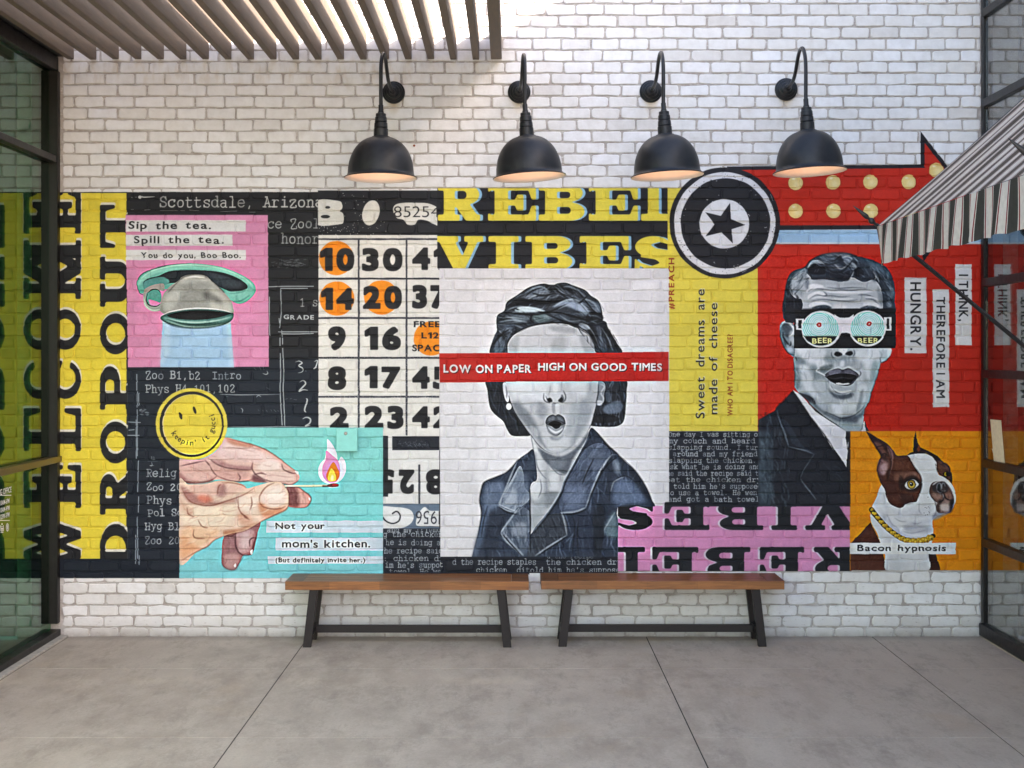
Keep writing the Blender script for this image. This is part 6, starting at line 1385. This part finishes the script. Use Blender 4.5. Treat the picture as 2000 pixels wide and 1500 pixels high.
for a in range(12):
    t0, t1 = a * math.pi / 6, (a + 1) * math.pi / 6
    pp = [(14.5 + r * .34 * math.cos(t), 1030 + r * math.sin(t)) for r, t in ((8, t0), (8, t1), (6, t1), (6, t0))]
    bm.faces.new([bm.verts.new(Vector((xl, gy(u, -xl), gz(u, v, -xl))) - LS.location) for u, v in pp])
qd(13.4, 15.2, 1026, 1034)
mesh_obj('window_symbols', bm, M_LETTER, LS)

# ------------------------------------------------------------------ pergola of timber slats
PG = thing('pergola', 'taupe timber slat pergola fixed high on the wall at upper left', 'pergola', (-1.6, -.02, Z(117)))
z0, z1 = Z(116.5), Z(116.5) + .185
sl_me = None
for k in range(20):
    xr_ = X(145 + 43.95 * k); th = .046 if k < 19 else .076
    dz = R.gauss(0, .0015)
    part('slat', (xr_ - th, -3.1, z0 + dz), (xr_, -.006, z1 + dz), M_SLAT, PG, .003)
part('beam', (XL + .07, -3.24, z0 - .04), (X(981) + .10, -3.105, z1 + .02), M_SLAT, PG, .004)

# ------------------------------------------------------------------ barn lamps
def lamp(bx, bz, sx, sz_rim, tilt, arc, label):
    """bx,bz wall plate; sx shade centre x; sz_rim rim height; tilt about the view axis"""
    t = thing('wall_lamp', label, 'lamp', (bx, 0, bz), 'black gooseneck barn lamps above the mural')
    bm = bmesh.new()
    bm_lathe(bm, [(.002, 0), (.079, 0), (.080, .006), (.078, .016), (.070, .022), (.066, .024), (.064, .034), (.052, .042), (.046, .044), (.044, .056), (.034, .064), (.028, .066), (.024, .080), (.016, .088), (.001, .088)], 40, Matrix.Rotation(math.radians(90), 4, 'X'))
    mesh_obj('wall_plate', bm, M_SHADE, t, True)
    dx = sx - bx + .47 * math.sin(tilt)
    prof = [(-.05, 0), (-.13, -.002), (-.22, .0), (-.30, .012), (-.37, .045), (-.42, .090), (-.47, .135), (-.52, .163), (-.575, .172), (-.64, .160), (-.695, .120), (-.735, .060), (-.75, -.02), (-.75, -.12), (-.75, -.24)]
    pts = smooth(np.array(prof), False, 5)
    bm = bmesh.new(); bm_tube(bm, [(dx * min(1, abs(y) / .75), y, z * arc if z > 0 else z) for y, z in pts], .0125, 14)
    mesh_obj('gooseneck', bm, M_SHADE, t, True)
    # everything below hangs from the end of the gooseneck
    H = .265; DR = H + .205
    M0 = Matrix.Translation((dx, -.75, sz_rim - bz + DR)) @ Matrix.Rotation(tilt, 4, 'Y') @ Matrix.Rotation(math.radians(-1.0), 4, 'X') @ Matrix.Translation((0, 0, -DR))
    bm = bmesh.new()
    prof = [(.016, H + .205), (.0165, H + .165), (.020, H + .160), (.020, H + .152), (.033, H + .148), (.034, H + .128), (.038, H + .124), (.040, H + .095), (.036, H + .092), (.042, H + .088), (.044, H + .058), (.040, H + .054), (.046, H + .050), (.047, H + .002)]
    bm_lathe(bm, prof, 32, M0); mesh_obj('socket_cap', bm, M_SHADE, t, True)
    out = [(.040, H + .004), (.060, H - .002)]
    for q in range(1, 15):
        a = q / 14 * math.radians(88); out.append((.045 + .168 * math.sin(a), .028 + (H - .034) * math.cos(a)))
    out += [(.214, .022), (.220, .010), (.231, .002), (.236, .0), (.237, -.003), (.235, -.006)]
    bm = bmesh.new(); bm_lathe(bm, out, 64, M0); mesh_obj('lamp_shade', bm, M_SHADE, t, True)
    inn = [(.235, -.0058), (.230, -.003), (.217, .008), (.210, .022)]
    for q in range(13, 0, -1):
        a = q / 14 * math.radians(88); inn.append((.041 + .168 * math.sin(a), .024 + (H - .036) * math.cos(a)))
    inn += [(.03, H - .01), (.001, H - .012)]
    bm = bmesh.new(); bm_lathe(bm, inn, 64, M0); mesh_obj('shade_lining', bm, M_LINING, t, True)
    bm = bmesh.new(); bmesh.ops.create_uvsphere(bm, u_segments=20, v_segments=12, radius=.033, matrix=M0 @ Matrix.Translation((0, 0, .16)))
    mesh_obj('bulb', bm, M_BULB, t, True)
    li = bpy.data.lights.new('lamp_light', 'POINT'); li.energy = LAMP_W; li.color = (1, .47, .23); li.shadow_soft_size = .034
    lo = bpy.data.objects.new('lamp_light', li); link(lo, t); lo.matrix_local = M0 @ Matrix.Translation((0, 0, .085))
M_LINING = mat_plain('white_enamel_lining', (.80, .76, .72), .4, .4, 0, .03, 10)
LAMP_W = .17
k = NT('lit_bulb', .4); k.base((.9, .8, .6)); k.b.inputs['Emission Color'].default_value = (1, .62, .34, 1); k.b.inputs['Emission Strength'].default_value = 1.6; M_BULB = k.m
s2 = FPX / 8.95
def zs_(py): return CAM_Z + (692 - py) / s2
lamp(X(769), Z(181), (744 - 1002) / s2, zs_(347), 0, .83, 'black dome lamp nearest the slats, over the numbers 30 and 41')
lamp(X(1014), Z(180), (1034 - 1002) / s2, zs_(345.5), math.radians(-3.6), .77, 'black dome lamp hanging over the yellow word REBEL')
lamp(X(1271), Z(179), (1303 - 1002) / s2, zs_(343), math.radians(-3.0), .83, 'black dome lamp touching the top of the star roundel')
lamp(X(1535), Z(175), (1581 - 1002) / s2, zs_(335), math.radians(-2.9), .92, 'black dome lamp over the red arrow with yellow bulbs, furthest right')

# ------------------------------------------------------------------ turquoise box
ub = thing('utility_box', 'small square turquoise metal box above the painted match flame', 'box', (X(679), 0, Z(858)))
part('cover', (X(658.5), -.052, Z(880.5)), (X(699.5), -.004, Z(836)), M_TURQ, ub, .003)
bm = bmesh.new(); bm_lathe(bm, [(.001, 0), (.012, 0), (.012, .006), (.009, .010), (.001, .010)], 20, Matrix.Translation((X(677) - X(679), -.052, Z(845.5) - Z(858))) @ Matrix.Rotation(math.radians(90), 4, 'X'))
mesh_obj('lock', bm, M_STEEL, ub, True)

n2 = sheet('paper_note', [gp(1937, 876), gp(1956, 880), gp(1963, 904), gp(1945, 901)], M_PAPER, .0004)
n2.location.x -= .0012; tag(n2, 'small square cream note overlapping the foot of the tall paper slip', 'note')
bm = bmesh.new(); bm_lathe(bm, [(.0005, 0), (.0075, 0), (.0085, .003), (.005, .006), (.0005, .006)], 14, Matrix.Rotation(math.radians(90), 4, 'X'))
an = mesh_obj('wall_anchor', bm, mat_plain('rusty_plug', (.30, .09, .05), .8, .2, 0, .4, 200), None, True, (X(809), -.003, Z(284.5)))
tag(an, 'tiny rusty plug in the white brick right of the first black lamp shade', 'wall anchor')

# ------------------------------------------------------------------ benches
def bench(cx, y1, label):
    t = thing('bench', label, 'bench', (cx, y1 - .166, 0), 'slatted wood benches below the mural')
    L, zt, th = .822, .449, .058; hd = .166
    e = .118
    nb = 4; wd = 2 * hd / nb
    for k in range(nb):
        bm = bmesh.new(); bm_box(bm, (-L + e + .0015, -hd + k * wd + .0012, zt - th), (L - e - .0015, -hd + (k + 1) * wd - .0012, zt + R.uniform(-.0006, .0004)), .0022, 2)
        mesh_obj('plank', bm, M_WOOD, t)
    for s in (-1, 1):
        a, b = sorted((s * L, s * (L - e)))
        bm = bmesh.new(); bm_box(bm, (a, -hd + (.012 if 0 else 0), zt - th), (b, hd, zt + .0002), .003, 2)
        o = mesh_obj('end_board', bm, M_WOODE, t)
    # front edging strip in lighter wood
    bm = bmesh.new(); bm_box(bm, (-L + .0005, -hd - .012, zt - th), (L - .0005, -hd - .0005, zt - .001), .002, 2); mesh_obj('edge_strip', bm, M_WOODF, t)
    zl = zt - th - .001
    def slant(x0, x1, w, y0, y1, z0, z1):
        bm = bmesh.new()
        v = bm_box(bm, (-w / 2, y0, z0), (w / 2, y1, z1), .0025, 1)
        for q in bm.verts:
            f = (q.co.z - z0) / (z1 - z0); q.co.x += x0 + (x1 - x0) * f
        return bm
    for s in (-1, 1):
        mesh_obj('leg', slant(s * .677, s * .632, .056, -hd + .004, -hd + .042, 0, zl), M_LEG, t)
        mesh_obj('leg', slant(s * .677, s * .632, .056, hd - .072, hd - .034, 0, zl), M_LEG, t)
        bm = bmesh.new(); bm_box(bm, (-.026, -hd + .043, -.022), (.026, hd - .073, .022), .002); mesh_obj('crossbar', bm, M_LEG, t, loc=(s * .666, 0, .098))
        bm = bmesh.new(); bm_box(bm, (-.026, -hd + .043, -.004), (.026, hd - .073, .004)); mesh_obj('mounting_plate', bm, M_LEG, t, loc=(s * .633, 0, zl - .006))
    bm = bmesh.new(); bm_box(bm, (-.638, -.027, .073), (.638, .013, .122), .002); mesh_obj('stretcher', bm, M_LEG, t)
bench(-.715, -.040, 'wooden bench with splayed dark legs under the woman portrait, left of the pair')
bench(1.012, -.018, 'wooden bench with splayed dark legs under the pink upside-down letters, right of the pair')

# ------------------------------------------------------------------ awning
def mat_awning(name, G, W, D):
    k = NT(name, .85, .2); o = k.obj()
    sp = k.n('ShaderNodeSeparateXYZ'); k.l(o, sp.inputs[0])
    ph = k.math('FRACT', k.math('MULTIPLY', sp.outputs[1], 1 / .200))
    ra = k.n('ShaderNodeValToRGB'); k.l(ph, ra.inputs[0]); cr = ra.color_ramp; cr.interpolation = 'CONSTANT'
    st = [(0, G), (.31, W), (.35, D), (.41, W), (.79, D), (.85, W), (.89, G)]
    while len(cr.elements) < len(st): cr.elements.new(.5)
    for e, (p_, c_) in zip(cr.elements, st): e.position = p_; e.color = (*c_, 1)
    n = k.noise(o, 40, 4); f = k.noise(k.map(o, (400, 400, 400)), 1, 2)
    c = k.mix(1.0, ra.outputs[0], k.ramp(n, [(.3, .88), (.7, 1.04)]), 'MULTIPLY')
    k.base(c); k.nrm(k.bump(f, .0006, .5))
    return k.m
M_AWN = mat_awning('striped_canvas', (.085, .084, .072), (.92, .87, .80), (.40, .06, .06))
M_AWT = mat_awning('striped_canvas_lit', (.17, .125, .095), (.95, .85, .74), (.46, .22, .18))  # slope is the valance fabric, with brighter, warmer light painted into its stripe colours
yA, yB = -1.77, -4.27; xF, zF = 2.088, 2.715; xW, zW = XR - .03, 3.765
AW = thing('awning', 'striped canvas awning with cream, charcoal and red stripes jutting from the right building', 'awning', (xF, yA, zF))
lo = Vector((xF, yA, zF))
bm = bmesh.new(); ny, nx = 60, 10
g_ = [[bm.verts.new(Vector((xF + (xW - xF) * i / nx, yA + (yB - yA) * j / ny, zF + (zW - zF) * i / nx - .018 * math.sin(math.pi * i / nx) * (.6 + .4 * math.cos(j * .8)))) - lo) for i in range(nx + 1)] for j in range(ny + 1)]
for j in range(ny):
    for i in range(nx): bm.faces.new((g_[j][i], g_[j][i + 1], g_[j + 1][i + 1], g_[j + 1][i]))
bmesh.ops.solidify(bm, geom=bm.faces[:], thickness=.002)
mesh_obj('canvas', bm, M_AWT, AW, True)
bm = bmesh.new(); ny, nz = 260, 8; VH = .222
def val(j, i):
    y = j / ny * 2.5; f = i / nz
    rip = .013 * math.sin(y * 17 + 1.6 * math.sin(y * 4)) + .003 * math.sin(y * 39 + 2)
    end = .05 * math.exp(-y / .05) * f
    return Vector((xF - .004 + rip * f ** .8 - .012 * f + end, yA - y + .010 * math.sin(y * 8 + f * 5) * f * min(1, y / .1), zF - .004 - VH * f - (.0035 * math.sin(y * 30) * f if i == nz else 0))) - lo
g_ = [[bm.verts.new(val(j, i)) for i in range(nz + 1)] for j in range(ny + 1)]
for j in range(ny):
    for i in range(nz): bm.faces.new((g_[j][i], g_[j][i + 1], g_[j + 1][i + 1], g_[j + 1][i]))
bmesh.ops.solidify(bm, geom=bm.faces[:], thickness=.0018)
# the canvas print follows the cloth: keep the flat pattern in the stripe direction by the cloth's own straight coordinate
me_v = mesh_obj('valance', bm, M_AWN, AW, True)
for yy in (yA - .012, yB + .012):
    d = Vector((xW - 1.965, 0, 1.74 - 2.818)); tip = Vector((1.947, yy, 2.832)); n_ = Vector((.773, 0, -.634))
    nn = n_.normalized()
    bm = bmesh.new()
    a, b = tip + nn * .17, Vector((xW + .02, yy, 0)); L = (b.x - a.x) / nn.x; b = a + nn * L
    bm_tube(bm, [a - lo, b - lo], .0125, 4); mesh_obj('spear_rod', bm, M_IRON, AW)
    bm = bmesh.new(); P0 = tip - lo
    st = [(0, .0008), (.03, .006), (.075, .0125), (.10, .0145), (.112, .009), (.120, .0085), (.124, .012), (.131, .0165), (.139, .0185), (.147, .0165), (.154, .011), (.158, .009), (.175, .009)]
    bm_tube(bm, [P0 + nn * s for s, r in st], [r for s, r in st], 12); mesh_obj('finial', bm, M_IRON, AW, True)
bm = bmesh.new(); bm_tube(bm, [Vector((xF + .012, yA - .005, zF - .014)) - lo, Vector((xF + .012, yB + .005, zF - .014)) - lo], .0105, 8); mesh_obj('front_bar', bm, M_IRON, AW, True)
bm = bmesh.new(); bm_tube(bm, [Vector((xW + .0, yA - .005, zW - .014)) - lo, Vector((xW + .0, yB + .005, zW - .014)) - lo], .0105, 8); mesh_obj('wall_bar', bm, M_IRON, AW, True)
for yy in (yA - .012, yB + .012):
    bm = bmesh.new(); bm_tube(bm, [Vector((xF + .02, yy, zF - .016)) - lo, Vector((xW, yy, zW - .016)) - lo], .009, 6); mesh_obj('side_bar', bm, M_IRON, AW, True)
